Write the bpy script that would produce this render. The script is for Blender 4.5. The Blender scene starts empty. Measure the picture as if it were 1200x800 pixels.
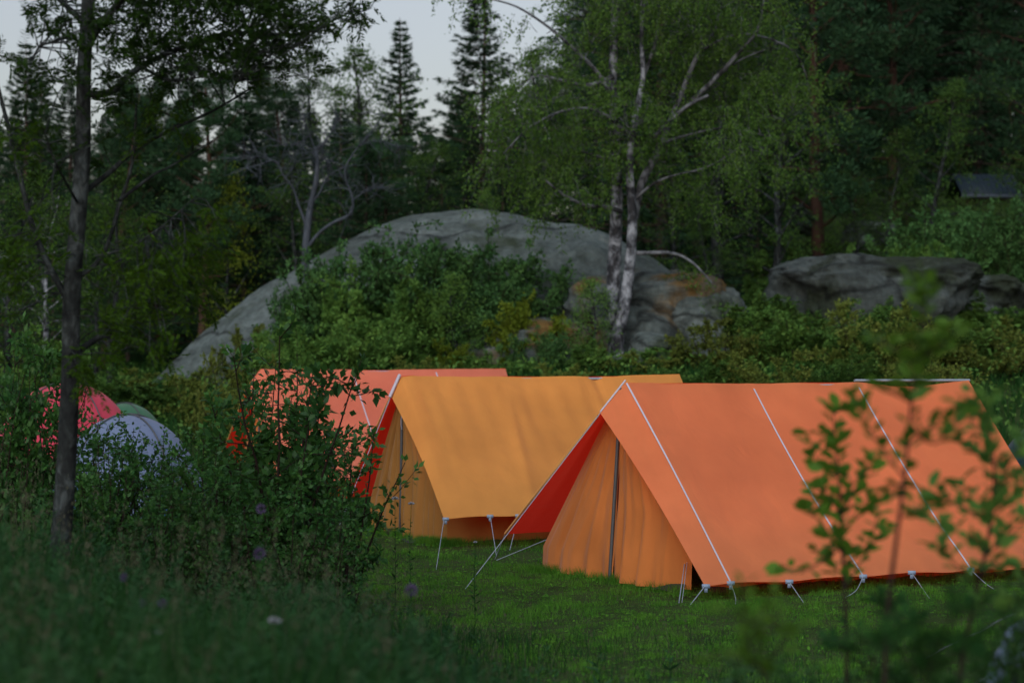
import bpy, math, random
import numpy as np
from mathutils import Vector, noise as mnoise
sc = bpy.context.scene
R = math.radians
F = 2833.0; CH = 2.24; HY = 405.0

# ------------------------------------------------------------------ camera, world, sun, exposure
cd = bpy.data.cameras.new('camera'); cam = bpy.data.objects.new('camera', cd)
sc.collection.objects.link(cam); sc.camera = cam
cam.location = (0, 0, CH); cam.rotation_euler = (R(90), 0, 0)
cd.sensor_width = 36; cd.lens = 85; cd.shift_y = 0.0042
cd.clip_end = 2000
cd.dof.use_dof = True; cd.dof.focus_distance = 23.0; cd.dof.aperture_fstop = 2.0

SUN_EL, SUN_AZ = R(42), R(-165)        # azimuth measured from +Y towards +X
w = bpy.data.worlds.new('World'); sc.world = w; w.use_nodes = True
nt = w.node_tree; bg = nt.nodes['Background']
sky = nt.nodes.new('ShaderNodeTexSky'); sky.sky_type = 'NISHITA'; sky.sun_disc = False
sky.sun_elevation = R(9); sky.sun_rotation = SUN_AZ
sky.air_density = 1.0; sky.dust_density = 1.2; sky.ozone_density = 2.2
hsw = nt.nodes.new('ShaderNodeHueSaturation'); hsw.inputs['Saturation'].default_value = .55
nt.links.new(sky.outputs[0], hsw.inputs['Color']); tn = nt.nodes.new('ShaderNodeMix'); tn.data_type = 'RGBA'; tn.blend_type = 'MULTIPLY'; tn.inputs['Factor'].default_value = 1; tn.inputs['B'].default_value = (1.10, 1.0, 1.02, 1)
nt.links.new(hsw.outputs[0], tn.inputs['A']); nt.links.new(tn.outputs['Result'], bg.inputs[0]); bg.inputs[1].default_value = 0.062
sd = bpy.data.lights.new('sun', 'SUN'); so = bpy.data.objects.new('sun', sd); sc.collection.objects.link(so)
sd.energy = 1.25; sd.angle = R(70); sd.color = (0.92, 0.97, 1.0)
ld = Vector((math.sin(SUN_AZ)*math.cos(SUN_EL), math.cos(SUN_AZ)*math.cos(SUN_EL), math.sin(SUN_EL)))
so.rotation_euler = (-ld).to_track_quat('-Z', 'Y').to_euler()
vs = sc.view_settings; vs.view_transform = 'Standard'; vs.look = 'None'; vs.exposure = 1.15; vs.gamma = 1
sc.cycles.use_denoising = True
sc.cycles.max_bounces = 6; sc.cycles.diffuse_bounces = 3; sc.cycles.transmission_bounces = 4
sc.cycles.sample_clamp_indirect = 4

# ------------------------------------------------------------------ helpers
COL = sc.collection
def PX(px, py, Y):                      # a point of the place, Y metres out
    return np.array(((px-600)/F*Y, Y, CH-(py-HY)/F*Y))
def tag(o, label=None, cat=None, group=None, kind=None):
    if label: o['label'] = label
    if cat: o['category'] = cat
    if group: o['group'] = group
    if kind: o['kind'] = kind
    return o
def empty(name, loc, rz=0, scale=1, **k):
    o = bpy.data.objects.new(name, None); o.empty_display_size = .2
    o.location = loc; o.rotation_euler = (0, 0, rz)
    o.scale = (scale,)*3 if np.isscalar(scale) else scale
    COL.objects.link(o); return tag(o, **k)
class MB:
    def __init__(s): s.V = []; s.F = []; s.n = 0
    def add(s, V, Fq):
        V = np.asarray(V, float).reshape(-1, 3); Fq = np.asarray(Fq, int)
        if Fq.ndim == 2 and Fq.shape[1] == 3: Fq = np.hstack([Fq, -np.ones((len(Fq), 1), int) - s.n])
        s.V.append(V); s.F.append(Fq + s.n); s.n += len(V)
    def tube(s, pts, rad, sides=6, cap=False):
        P = np.asarray(pts, float); k = len(P)
        if k < 2: return
        r = np.broadcast_to(np.asarray(rad, float), (k,)) if np.ndim(rad) else np.full(k, rad)
        T = np.gradient(P, axis=0); T /= np.linalg.norm(T, axis=1)[:, None] + 1e-9
        ref = np.array((0, 0, 1.)) if abs(T[0][2]) < .8 else np.array((1., 0, 0))
        A = np.cross(T, ref); A /= np.linalg.norm(A, axis=1)[:, None] + 1e-9
        B = np.cross(T, A); a = np.linspace(0, 2*np.pi, sides, endpoint=False)
        V = P[:, None] + r[:, None, None]*(np.cos(a)[None, :, None]*A[:, None] + np.sin(a)[None, :, None]*B[:, None])
        i = np.arange(k-1)[:, None]*sides; j = np.arange(sides)[None]; j2 = (j+1) % sides
        Fq = np.stack([i+j, i+j2, i+sides+j2, i+sides+j], -1).reshape(-1, 4)
        s.add(V.reshape(-1, 3), Fq)
    def quads(s, V):                     # (n,4,3)
        n = len(V); s.add(V.reshape(-1, 3), np.arange(4*n).reshape(n, 4))
    def tris(s, V):
        n = len(V); s.add(V.reshape(-1, 3), np.arange(3*n).reshape(n, 3))
    def box(s, c, d, rz=0):
        c = np.array(c, float); d = np.array(d, float)/2
        v = np.array([(x, y, z) for x in (-1, 1) for y in (-1, 1) for z in (-1, 1)])*d
        cs, sn = math.cos(rz), math.sin(rz)
        v = np.stack([v[:, 0]*cs-v[:, 1]*sn, v[:, 0]*sn+v[:, 1]*cs, v[:, 2]], 1)+c
        s.add(v, [(0, 1, 3, 2), (4, 6, 7, 5), (0, 4, 5, 1), (2, 3, 7, 6), (0, 2, 6, 4), (1, 5, 7, 3)])
    def grid(s, G):                      # (a,b,3)
        a, b = G.shape[:2]; i = np.arange(a-1)[:, None]*b; j = np.arange(b-1)[None]
        s.add(G.reshape(-1, 3), np.stack([i+j, i+j+1, i+b+j+1, i+b+j], -1).reshape(-1, 4))
    def mesh(s, name, mat, smooth=False):
        V = np.concatenate(s.V); Fq = np.concatenate(s.F)
        me = bpy.data.meshes.new(name); me.vertices.add(len(V)); me.vertices.foreach_set('co', V.astype(np.float32).ravel())
        tri = Fq[:, 3] < 0; cnt = np.where(tri, 3, 4); st = np.concatenate([[0], np.cumsum(cnt)[:-1]])
        flat = Fq.ravel(); flat = flat[flat >= 0]
        me.loops.add(len(flat)); me.loops.foreach_set('vertex_index', flat.astype(np.int32))
        me.polygons.add(len(Fq)); me.polygons.foreach_set('loop_start', st.astype(np.int32))
        me.polygons.foreach_set('loop_total', cnt.astype(np.int32))
        if smooth: me.polygons.foreach_set('use_smooth', np.ones(len(Fq), bool))
        me.update(calc_edges=True); me.materials.append(mat); return me
    def build(s, name, mat, parent=None, smooth=False, **k):
        o = bpy.data.objects.new(name, s.mesh(name, mat, smooth)); COL.objects.link(o)
        if parent: o.parent = parent
        return tag(o, **k)
def copy_tree(o, loc=None, rz=None, scale=None, parent=None):
    c = o.copy(); COL.objects.link(c); c.parent = parent
    if loc is not None: c.location = loc
    if rz is not None: c.rotation_euler = (0, 0, rz)
    if scale is not None: c.scale = (scale,)*3 if np.isscalar(scale) else scale
    for ch in list(o.children): copy_tree(ch, parent=c)
    return c

# ------------------------------------------------------------------ materials
def mat(name, col, rough=.8, spec=.3):
    m = bpy.data.materials.new(name); m.use_nodes = True; b = m.node_tree.nodes['Principled BSDF']
    b.inputs['Base Color'].default_value = (*col, 1); b.inputs['Roughness'].default_value = rough
    b.inputs['Specular IOR Level'].default_value = spec; return m
def N(m, t, **k):
    n = m.node_tree.nodes.new(t)
    for a, v in k.items(): setattr(n, a, v)
    return n
def ramp(m, stops):
    r = N(m, 'ShaderNodeValToRGB'); e = r.color_ramp.elements
    while len(e) < len(stops): e.new(.5)
    for x, (p, c) in zip(e, stops): x.position = p; x.color = (*c, 1)
    return r
def noise_tex(m, scale, detail=4, rough=.55, stretch=None, dist=0):
    l = m.node_tree.links; tc = N(m, 'ShaderNodeTexCoord'); mp = N(m, 'ShaderNodeMapping')
    if stretch: mp.inputs['Scale'].default_value = stretch
    n = N(m, 'ShaderNodeTexNoise'); n.inputs['Scale'].default_value = scale; n.inputs['Detail'].default_value = detail
    n.inputs['Roughness'].default_value = rough; n.inputs['Distortion'].default_value = dist
    l.new(tc.outputs['Object'], mp.inputs[0]); l.new(mp.outputs[0], n.inputs['Vector']); return n
def leaf_mat(name, c1, c2, trans=.3, rough=.6, spec=.08, obj=.25, ns=1.1):
    """leaf colour varies leaf by leaf and clump by clump"""
    m = mat(name, c1, rough, spec); l = m.node_tree.links; b = m.node_tree.nodes['Principled BSDF']
    g = N(m, 'ShaderNodeNewGeometry'); nz = noise_tex(m, ns, 2)
    ad = N(m, 'ShaderNodeMath', operation='MULTIPLY_ADD'); ad.inputs[1].default_value = .45
    l.new(g.outputs['Random Per Island'], ad.inputs[0])
    sb = N(m, 'ShaderNodeMath', operation='MULTIPLY_ADD'); sb.inputs[1].default_value = 1.6; sb.inputs[2].default_value = -.5
    l.new(nz.outputs['Fac'], sb.inputs[0]); l.new(sb.outputs[0], ad.inputs[2])
    mx = N(m, 'ShaderNodeMix', data_type='RGBA'); mx.inputs['A'].default_value = (*c1, 1); mx.inputs['B'].default_value = (*c2, 1)
    l.new(ad.outputs[0], mx.inputs['Factor'])
    oi = N(m, 'ShaderNodeObjectInfo'); mr = N(m, 'ShaderNodeMapRange')
    mr.inputs['To Min'].default_value = 1-obj; mr.inputs['To Max'].default_value = 1+obj
    l.new(oi.outputs['Random'], mr.inputs['Value'])
    hs = N(m, 'ShaderNodeHueSaturation'); l.new(mr.outputs[0], hs.inputs['Value']); l.new(mx.outputs['Result'], hs.inputs['Color'])
    l.new(hs.outputs[0], b.inputs['Base Color'])
    t = N(m, 'ShaderNodeBsdfTranslucent'); h2 = N(m, 'ShaderNodeHueSaturation'); h2.inputs['Value'].default_value = 1.3; h2.inputs['Hue'].default_value = .485
    l.new(hs.outputs[0], h2.inputs['Color']); l.new(h2.outputs[0], t.inputs[0])
    ms = N(m, 'ShaderNodeMixShader'); ms.inputs[0].default_value = trans
    l.new(b.outputs[0], ms.inputs[1]); l.new(t.outputs[0], ms.inputs[2])
    l.new(ms.outputs[0], m.node_tree.nodes['Material Output'].inputs[0]); return m
def bark_mat(name, stops, scale=6, stretch=(1, 1, .35), rough=.9, bump=.6):
    m = mat(name, stops[0][1], rough, .15); l = m.node_tree.links; b = m.node_tree.nodes['Principled BSDF']
    n = noise_tex(m, scale, 8, .65, stretch, .4); r = ramp(m, stops); l.new(n.outputs['Fac'], r.inputs[0]); l.new(r.outputs[0], b.inputs['Base Color'])
    bp = N(m, 'ShaderNodeBump'); bp.inputs['Strength'].default_value = bump; bp.inputs['Distance'].default_value = .03
    l.new(n.outputs['Fac'], bp.inputs['Height']); l.new(bp.outputs[0], b.inputs['Normal']); return m
def cloth_mat(name, col, tcol, trans=.35, inside_glow=None):
    m = mat(name, col, .75, .12); l = m.node_tree.links; b = m.node_tree.nodes['Principled BSDF']
    n = noise_tex(m, 1.3, 5, .55); n2 = noise_tex(m, 260, 2)
    mr = N(m, 'ShaderNodeMapRange'); mr.inputs['From Min'].default_value = .3; mr.inputs['From Max'].default_value = .7
    mr.inputs['To Min'].default_value = .84; mr.inputs['To Max'].default_value = 1.10
    l.new(n.outputs['Fac'], mr.inputs['Value'])
    hs = N(m, 'ShaderNodeHueSaturation'); hs.inputs['Color'].default_value = (*col, 1); l.new(mr.outputs[0], hs.inputs['Value'])
    if inside_glow:                           # glow of daylight through the cloth, painted into its inner face
        gg = N(m, 'ShaderNodeNewGeometry'); mi = N(m, 'ShaderNodeMix', data_type='RGBA'); mi.inputs['B'].default_value = (*inside_glow, 1)
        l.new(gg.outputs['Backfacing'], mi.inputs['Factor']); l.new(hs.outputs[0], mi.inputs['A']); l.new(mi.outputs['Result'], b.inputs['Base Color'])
    else: l.new(hs.outputs[0], b.inputs['Base Color'])
    b.inputs['Sheen Weight'].default_value = .15
    n3 = noise_tex(m, 3.2, 3, .5, (1, 1, .25), .6)
    bp = N(m, 'ShaderNodeBump'); bp.inputs['Strength'].default_value = .35; bp.inputs['Distance'].default_value = .05; l.new(n3.outputs['Fac'], bp.inputs['Height'])
    b2 = N(m, 'ShaderNodeBump'); b2.inputs['Strength'].default_value = .12; b2.inputs['Distance'].default_value = .002
    l.new(n2.outputs['Fac'], b2.inputs['Height']); l.new(bp.outputs[0], b2.inputs['Normal']); l.new(b2.outputs[0], b.inputs['Normal'])
    t = N(m, 'ShaderNodeBsdfTranslucent'); t.inputs[0].default_value = (*tcol, 1)
    ms = N(m, 'ShaderNodeMixShader'); ms.inputs[0].default_value = trans
    l.new(b.outputs[0], ms.inputs[1]); l.new(t.outputs[0], ms.inputs[2]); l.new(ms.outputs[0], m.node_tree.nodes['Material Output'].inputs[0])
    return m

M = dict(
 spruce=leaf_mat('spruce_needles', (.010, .030, .015), (.020, .050, .019), .12),
 pine=leaf_mat('pine_needles', (.011, .034, .018), (.025, .060, .023), .12),
 birch=leaf_mat('birch_leaves', (.036, .090, .016), (.080, .150, .028), .38),
 broad=leaf_mat('tree_leaves', (.022, .056, .012), (.046, .092, .017), .3),
 lime=leaf_mat('yellowish_leaves', (.070, .110, .010), (.120, .165, .018), .35),
 bush=leaf_mat('bush_leaves', (.038, .105, .022), (.100, .190, .038), .32),
 juniper=leaf_mat('juniper_needles', (.026, .078, .026), (.058, .128, .034), .15),
 heath=leaf_mat('heath_leaves', (.065, .108, .020), (.135, .165, .034), .3),
 hazel=leaf_mat('near_leaves', (.014, .062, .018), (.050, .135, .024), .35, .45, .22),
 rowan=leaf_mat('rowan_leaves', (.007, .022, .004), (.020, .046, .006), .3, .6, .05),
 rowan_low=leaf_mat('rowan_low_leaves', (.014, .040, .003), (.034, .072, .005), .45, .5, .06),
 sapling=leaf_mat('sapling_leaves', (.045, .110, .012), (.080, .170, .020), .4, .5, .15),
 herb2=leaf_mat('broad_herb_leaves', (.014, .062, .024), (.046, .125, .042), .3, .6, .08),
 herb=leaf_mat('herb_leaves', (.008, .040, .012), (.026, .080, .016), .3, .6, .06),
 straw=leaf_mat('dry_grass', (.060, .070, .040), (.100, .100, .065), .3),
 lawn=leaf_mat('lawn_blades', (.038, .145, .018), (.115, .290, .034), .38, .7, .04, .25, 2.4),
 bark=bark_mat('grey_bark', [(.38, (.006, .007, .008)), (.52, (.018, .022, .022)), (.66, (.055, .066, .068))], 11, (1, 1, .6), .9, 1.0),
 dead=bark_mat('dead_wood', [(.3, (.022, .027, .034)), (.7, (.065, .078, .098))], 8),
 pinebark=bark_mat('pine_bark', [(.3, (.02, .014, .012)), (.7, (.065, .034, .022))], 5),
 sprucebark=bark_mat('spruce_bark', [(.3, (.03, .022, .02)), (.7, (.09, .065, .055))], 6),
 birchbark=bark_mat('birch_bark', [(.42, (.016, .017, .02)), (.50, (.075, .082, .095)), (.62, (.23, .25, .28))], 5, (1, 1, .9), .7, .5),
 birchbranch=bark_mat('birch_branch', [(.42, (.015, .016, .018)), (.60, (.12, .13, .145))], 5, (1, 1, .9), .8, .3),
 twig=mat('twig', (.018, .012, .010), .9, .1),
 rope=mat('white_rope', (.26, .29, .35), .85, .05), tape=mat('white_tape', (.42, .40, .47), .8, .1),
 alu=mat('grey_metal_pole', (.22, .26, .31), .5, .4), darkpole=mat('dark_steel_pole', (.05, .055, .06), .5, .5),
 tab=mat('blue_grey_tab', (.20, .26, .36), .7, .3), peg=mat('steel_peg', (.3, .3, .32), .5, .5),
)

# ------------------------------------------------------------------ ground
def sst(a, b, x): t = np.clip((x-a)/(b-a), 0, 1); return t*t*(3-2*t)
def gnoise(x, y):
    return (np.sin(x*.9+1.3)*np.cos(y*.7+.4)+.5*np.sin(x*2.1+y*1.7)+.3*np.sin(x*4.3-y*3.9+2))/1.8
def H(x, y):
    x = np.asarray(x, float); y = np.asarray(y, float)
    z = .6*(1-sst(9, 15.5, y))
    z = z + .55*sst(-1.6, -3.4, x)*sst(4, 14, y)*(1-sst(17, 24, y))*np.where(y < 24, 1, 0)
    z = z + .45*sst(-3.8, -6, x)*sst(18, 27, y)
    lf = 1-sst(-1.5, -6, x); z = z + (.75+.95*lf)*sst(33, 43, y) + (.1+1.0*lf)*sst(43, 55, y) + 1.9*(1-lf)*sst(57, 66, y)
    right = sst(1, 10, x)
    z = z + right*(4.2*sst(52, 78, y)+5*sst(78, 130, y)) + (1-right)*(1.0*sst(55, 90, y)+2*sst(90, 140, y))
    z = z + .03*gnoise(x*2, y*2)*sst(5, 9, y) + .25*gnoise(x*.5, y*.5)*sst(36, 50, y)
    return z
def h(x, y): return float(H(x, y))
def G(px, Y): x = (px-600)/F*Y; return (x, Y, h(x, Y))
def ground_mat():
    m = mat('ground_soil', (.03, .05, .02), .95, .1); l = m.node_tree.links; b = m.node_tree.nodes['Principled BSDF']
    n = noise_tex(m, 1.5, 8, .65); r = ramp(m, [(.3, (.014, .024, .008)), (.5, (.028, .052, .012)), (.72, (.045, .062, .022))])
    l.new(n.outputs['Fac'], r.inputs[0]); l.new(r.outputs[0], b.inputs['Base Color'])
    n2 = noise_tex(m, 14, 5); bp = N(m, 'ShaderNodeBump'); bp.inputs['Distance'].default_value = .06
    l.new(n2.outputs['Fac'], bp.inputs['Height']); l.new(bp.outputs[0], b.inputs['Normal']); return m
g = MB()
xs = np.concatenate([np.linspace(-400, -30, 12), np.linspace(-28, 34, 180), np.linspace(38, 400, 12)])
ys = np.concatenate([np.linspace(-60, 2, 6), np.linspace(3, 60, 200), np.linspace(62, 150, 40), np.linspace(180, 700, 8)])
X, Y = np.meshgrid(xs, ys); g.grid(np.stack([X, Y, H(X, Y)], -1))
g.build('ground', ground_mat(), smooth=True, kind='structure', label='rough grassy ground rising from the lawn to the wooded slope')

# granite dome
def fbm(p, s, o=5):
    return mnoise.fractal(Vector(p)*s, 1.0, 2.0, o)
def rock_mat(name, moss=.55, tint=0, k=.80):
    m = mat(name, (.2, .2, .21), .9, .2); l = m.node_tree.links; b = m.node_tree.nodes['Principled BSDF']
    n = noise_tex(m, .9, 10, .62, (1, 1, 2.2), .5)
    r = ramp(m, [(.25, (.055, .068, .066)), (.45, (.105, .132, .128)), (.62, (.155, .190, .188)), (.8, (.17, .165, .125))])
    l.new(n.outputs['Fac'], r.inputs[0])
    n2 = noise_tex(m, .55, 6, .6); r2 = ramp(m, [(moss, (0, 0, 0)), (moss+.1, (1, 1, 1))]); l.new(n2.outputs['Fac'], r2.inputs[0])
    mx = N(m, 'ShaderNodeMix', data_type='RGBA'); mx.inputs['B'].default_value = (.17, .105, .035, 1) if tint else (.045, .062, .040, 1)
    l.new(r2.outputs[0], mx.inputs['Factor']); l.new(r.outputs[0], mx.inputs['A']); l.new(mx.outputs['Result'], b.inputs['Base Color'])
    vo = N(m, 'ShaderNodeTexVoronoi', feature='DISTANCE_TO_EDGE'); vo.inputs['Scale'].default_value = .24
    tc = N(m, 'ShaderNodeTexCoord'); nw = noise_tex(m, .8, 4); mpv = N(m, 'ShaderNodeMapping'); mpv.inputs['Scale'].default_value = (.6, .6, 2.0); mpv.inputs['Rotation'].default_value = (.2, .25, .3)
    va = N(m, 'ShaderNodeVectorMath', operation='MULTIPLY_ADD'); va.inputs[1].default_value = (1.1, 1.1, 1.1)
    l.new(nw.outputs['Color'], va.inputs[0]); l.new(tc.outputs['Object'], va.inputs[2]); l.new(va.outputs[0], mpv.inputs[0]); l.new(mpv.outputs[0], vo.inputs['Vector'])
    rc = ramp(m, [(0, (.12, .12, .12)), (.035, (1, 1, 1))]); l.new(vo.outputs['Distance'], rc.inputs[0])
    mc = N(m, 'ShaderNodeMix', data_type='RGBA', blend_type='MULTIPLY'); mc.inputs['Factor'].default_value = .85
    l.new(mx.outputs['Result'], mc.inputs['A']); l.new(rc.outputs[0], mc.inputs['B'])
    ns = noise_tex(m, 7, 6, .7, (1, 1, .4)); rn = ramp(m, [(.4, (.72*k, .72*k, .72*k)), (.62, (1.15*k, 1.15*k, 1.15*k))]); l.new(ns.outputs['Fac'], rn.inputs[0])
    m2 = N(m, 'ShaderNodeMix', data_type='RGBA', blend_type='MULTIPLY'); m2.inputs['Factor'].default_value = 1
    l.new(mc.outputs['Result'], m2.inputs['A']); l.new(rn.outputs[0], m2.inputs['B']); l.new(m2.outputs['Result'], b.inputs['Base Color'])
    bp = N(m, 'ShaderNodeBump'); bp.inputs['Distance'].default_value = .16; bp.inputs['Strength'].default_value = .8
    n4 = noise_tex(m, 2.6, 9, .68, (1, 1, 2.5), .7)
    l.new(n4.outputs['Fac'], bp.inputs['Height']); l.new(bp.outputs[0], b.inputs['Normal']); return m
M['rock'] = rock_mat('granite'); M['rock2'] = rock_mat('mossy_granite', .50, 1, .80); M['rock3'] = rock_mat('dark_granite', .45, 0, .55)
prof = [(150, 470), (175, 452), (200, 425), (230, 398), (265, 370), (300, 344), (330, 326), (360, 306), (400, 282), (440, 264), (480, 252), (520, 246), (555, 244), (600, 250),
        (640, 258), (680, 264), (720, 278), (760, 300), (800, 330), (840, 352), (900, 380), (960, 420)]
def dome():
    m = MB(); YR = 52.0
    px = np.linspace(150, 960, 170); top = np.interp(px, [p[0] for p in prof], [p[1] for p in prof])
    X = (px-600)/F*YR; Z = CH-(top-HY)/F*YR
    ts = np.linspace(-1, 1, 110); Gd = np.zeros((len(ts), len(X), 3))
    for j, (x, z) in enumerate(zip(X, Z)):
        for i, t in enumerate(ts):
            front = 6.5 if t < 0 else 7.0
            y = YR + t*front*(.55+.45*math.sin(math.pi*j/len(X)))
            base = h(x, y)-.4
            s = (1-abs(t)**1.9)
            if t < 0:                    # stepped exfoliation slabs on the front
                q = (1+t)*4+.5*fbm((x, y, 0), .35, 3); st = math.floor(q)+min(1, (q-math.floor(q))*1.8+.1)
                s = s*.72 + .28*min(1, max(0, (st-.5)/3.6))
                s = min(s, 1-abs(t)*.12)
            zz = base+(z-base)*s + (.20*fbm((x, y, 3), .8, 6) - .16*abs(fbm((x+9, y*1.6, 1), .55, 4)) + .08*math.floor(3*fbm((x*.6, y+4, 2), .5, 2))/3)*(min(1, abs(t)*5)*.8+.2)
            Gd[i, j] = (x, y, zz)
    m.grid(Gd); return m.build('hill', M['rock'], smooth=True, kind='structure', label='smooth grey granite dome rising behind the tents')
dome()
def boulder(px0, px1, py0, py1, Yc, depth, label, seed, m='rock', am=1.0):
    a = PX(px0, py0, Yc); b = PX(px1, py1, Yc); c = (a+b)/2
    rx, rz = (b[0]-a[0])/2, (a[2]-b[2])/2
    e = empty('rock', (c[0], Yc, b[2]), label=label, cat='rock', group='granite rocks below the dome') if 0 else None
    k = MB(); n1, n2 = 80, 130
    th = np.linspace(0, math.pi, n1); ph = np.linspace(0, 2*math.pi, n2)
    Gd = np.zeros((n1, n2, 3))
    for i, t in enumerate(th):
        for j, p in enumerate(ph):
            pw = lambda v: math.copysign(abs(v)**.7, v)
            d = Vector((pw(math.sin(t))*pw(math.cos(p)), pw(math.sin(t))*pw(math.sin(p)), pw(math.cos(t))))
            q = Vector((d.x*rx, d.y*depth, d.z*rz))
            d1 = 1+am*(.30*fbm((q.x+seed*7, q.y, q.z*1.6), .8, 6)-.16*abs(fbm((q.x+seed, q.y*1.5, q.z*2.2), 1.3, 4))+.14*(math.floor(4*fbm((q.x*.8, q.y+seed, q.z*2.5), .7, 2))/4))
            if d.z < 0: d1 *= 1.0
            q = Vector((q.x, q.y, q.z if q.z > 0 else q.z*1.9))
            Gd[i, j] = (q.x*d1, q.y*d1, q.z*d1)
    Gd[:, -1] = Gd[:, 0]
    k.grid(Gd); o = k.build('rock', M[m], smooth=True, label=label, cat='rock', group='granite rocks below the dome')
    o.location = (c[0], Yc, c[2]); return o
boulder(655, 860, 318, 440, 47.5, 2.2, 'long sloping brown and grey granite slab behind the birch trunks', 1, 'rock2', .5)
boulder(770, 870, 335, 430, 46.5, 1.3, 'grey granite block right of the birch trunks', 2, 'rock', .6)
boulder(738, 792, 392, 436, 44.6, .7, 'small squared dark grey block at the foot of the birch', 3)
boulder(545, 700, 372, 452, 46.2, 1.5, 'low mossy rock ledge left of the birch foot, yellow moss on top', 4, 'rock2')
boulder(905, 1135, 300, 372, 50.5, 2.4, 'rugged dark granite outcrop with an overhang on the right of the slope', 5, 'rock3', .6)
boulder(1100, 1200, 322, 372, 54, 1.5, 'low brownish rock shelf right of the rugged outcrop', 6, 'rock3')
boulder(990, 1050, 262, 290, 62, .9, 'pale boulder among trees above the rugged outcrop', 8)
boulder(925, 960, 240, 262, 66, .7, 'small pale boulder high in the dark wood beside a pine trunk', 9)

# ------------------------------------------------------------------ plants: generators
def unit(v): return v/(np.linalg.norm(v, axis=-1, keepdims=True)+1e-9)
def leafq(rs, P, D, L, W, up=.5, fold=.0):
    n = len(P); D = unit(D); Nn = unit(rs.normal(size=(n, 3))+np.array((0, 0, up*2)))
    S = unit(np.cross(D, Nn)); L = np.broadcast_to(L, (n,))[:, None]; W = np.broadcast_to(W, (n,))[:, None]
    U = np.cross(S, D)
    mid = P+.42*L*D
    return np.stack([P, mid+W*.5*S+U*W*fold, P+L*D, mid-W*.5*S+U*W*fold], 1)
def path(rs, p, d, length, segs=6, wander=.15, bend=(0, 0, 0)):
    pts = [np.array(p, float)]; d = unit(np.array(d, float)); st = length/segs
    for i in range(segs):
        d = unit(d+rs.normal(size=3)*wander+np.array(bend)/segs); pts.append(pts[-1]+d*st)
    return np.array(pts)
def along(pts, t):
    t = np.clip(t, 0, 1)*(len(pts)-1); i = np.minimum(t.astype(int), len(pts)-2); f = (t-i)[..., None]
    return pts[i]*(1-f)+pts[i+1]*f
def spruce(seed, Ht=10, Rd=2.0, dens=1.0):
    rs = np.random.RandomState(seed); tr = MB(); cr = MB()
    lean = rs.normal(size=2)*.012
    tp = np.array([(lean[0]*z, lean[1]*z, z) for z in np.linspace(-.3, Ht, 14)])
    tr.tube(tp, np.linspace(.16*Ht/10, .01, 14), 7)
    z = .08*Ht; Pq = []; Dq = []
    while z < Ht*.985:
        f = 1-z/Ht; L0 = Rd*1.3*(f**1.05)*min(1, .55+z/Ht*3)+.05
        for a in rs.uniform(0, 6.28)+np.arange(6)*6.28/6+rs.normal(size=6)*.25:
            L = L0*rs.uniform(.5, 1.25); d = np.array((math.cos(a), math.sin(a), .15+.5*(1-f)*.8))
            b = path(rs, (0, 0, z), d, L, 5, .05, (0, 0, -.55*f-.1)); b[-1, 2] += .08*L; tr.tube(b, np.linspace(.022*f+.006, .003, 6), 3)
            n = int(40*L*dens/.6*(.75+.5*(1-f)))+8; t = rs.uniform(.12, 1, n); P = along(b, t)
            sp = (1-t*.75)*.30*L
            side = np.array((-d[1], d[0], 0)); o = rs.uniform(-1, 1, n)
            P = P+side*(o*sp)[:, None]*.7+np.array((d[0], d[1], 0))*(abs(o)*sp*.25)[:, None]
            P[:, 2] -= abs(rs.normal(size=n))*.07*f+abs(o)*sp*.25
            D = np.array((d[0], d[1], 0))*.7+side*o[:, None]*.9+np.array((0, 0, -.5))*f+rs.normal(size=(n, 3))*.25
            Pq.append(P); Dq.append(D)
        z += rs.uniform(.24, .40)*(Ht/10)*(.5+.6*f)
    P = np.concatenate(Pq); D = np.concatenate(Dq); n = len(P)
    cr.quads(leafq(rs, P, D, rs.uniform(.10, .26, n), rs.uniform(.03, .06, n), .6))
    return tr, cr
def needle_clump(rs, c, r, n):
    v = rs.normal(size=(n, 3)); v = unit(v)*rs.uniform(.25, 1, n)[:, None]**.6*np.array((r, r, r*.45)); v[:, 2] += r*.1
    return c+v, unit(v+rs.normal(size=(n, 3))*r*.3+np.array((0, 0, .12)))
def pine(seed, Ht=12, Rd=2.2, bare=.4):
    rs = np.random.RandomState(seed); tr = MB(); cr = MB()
    tp = path(rs, (0, 0, -.3), (rs.normal()*.03, rs.normal()*.03, 1), Ht*.97, 14, .03); tr.tube(tp, np.linspace(.19*Ht/12, .03, 15), 8)
    Pq = []; Dq = []
    for i in range(34):
        t = bare+(1-bare)*(i/34)**.9; a = i*2.4+rs.uniform(-.5, .5); f = (1-(t-bare)/(1-bare))
        L = Rd*(.3+.8*math.sqrt(max(f, 0)))*rs.uniform(.55, 1.15)*min(1, .6+ (t-bare)*4)
        b = path(rs, along(tp, np.array(t)), (math.cos(a), math.sin(a), rs.uniform(.0, .5)), L, 6, .16, (0, 0, .35)); tr.tube(b, np.linspace(.045*(.4+f), .008, 7), 4)
        for k in range(int(4+L*3)):
            s = rs.uniform(.35, 1); q = along(b, np.array(s)); bb = path(rs, q, unit(rs.normal(size=3)+np.array((math.cos(a), math.sin(a), .4))), L*.3*rs.uniform(.5, 1), 3, .15)
            tr.tube(bb, np.linspace(.012, .004, 4), 3)
            p, d = needle_clump(rs, bb[-1], rs.uniform(.26, .46), 95); Pq.append(p); Dq.append(d)
    P = np.concatenate(Pq); D = np.concatenate(Dq); n = len(P)
    cr.quads(leafq(rs, P, D, rs.uniform(.10, .2, n), rs.uniform(.025, .055, n), .3)); return tr, cr
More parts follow.
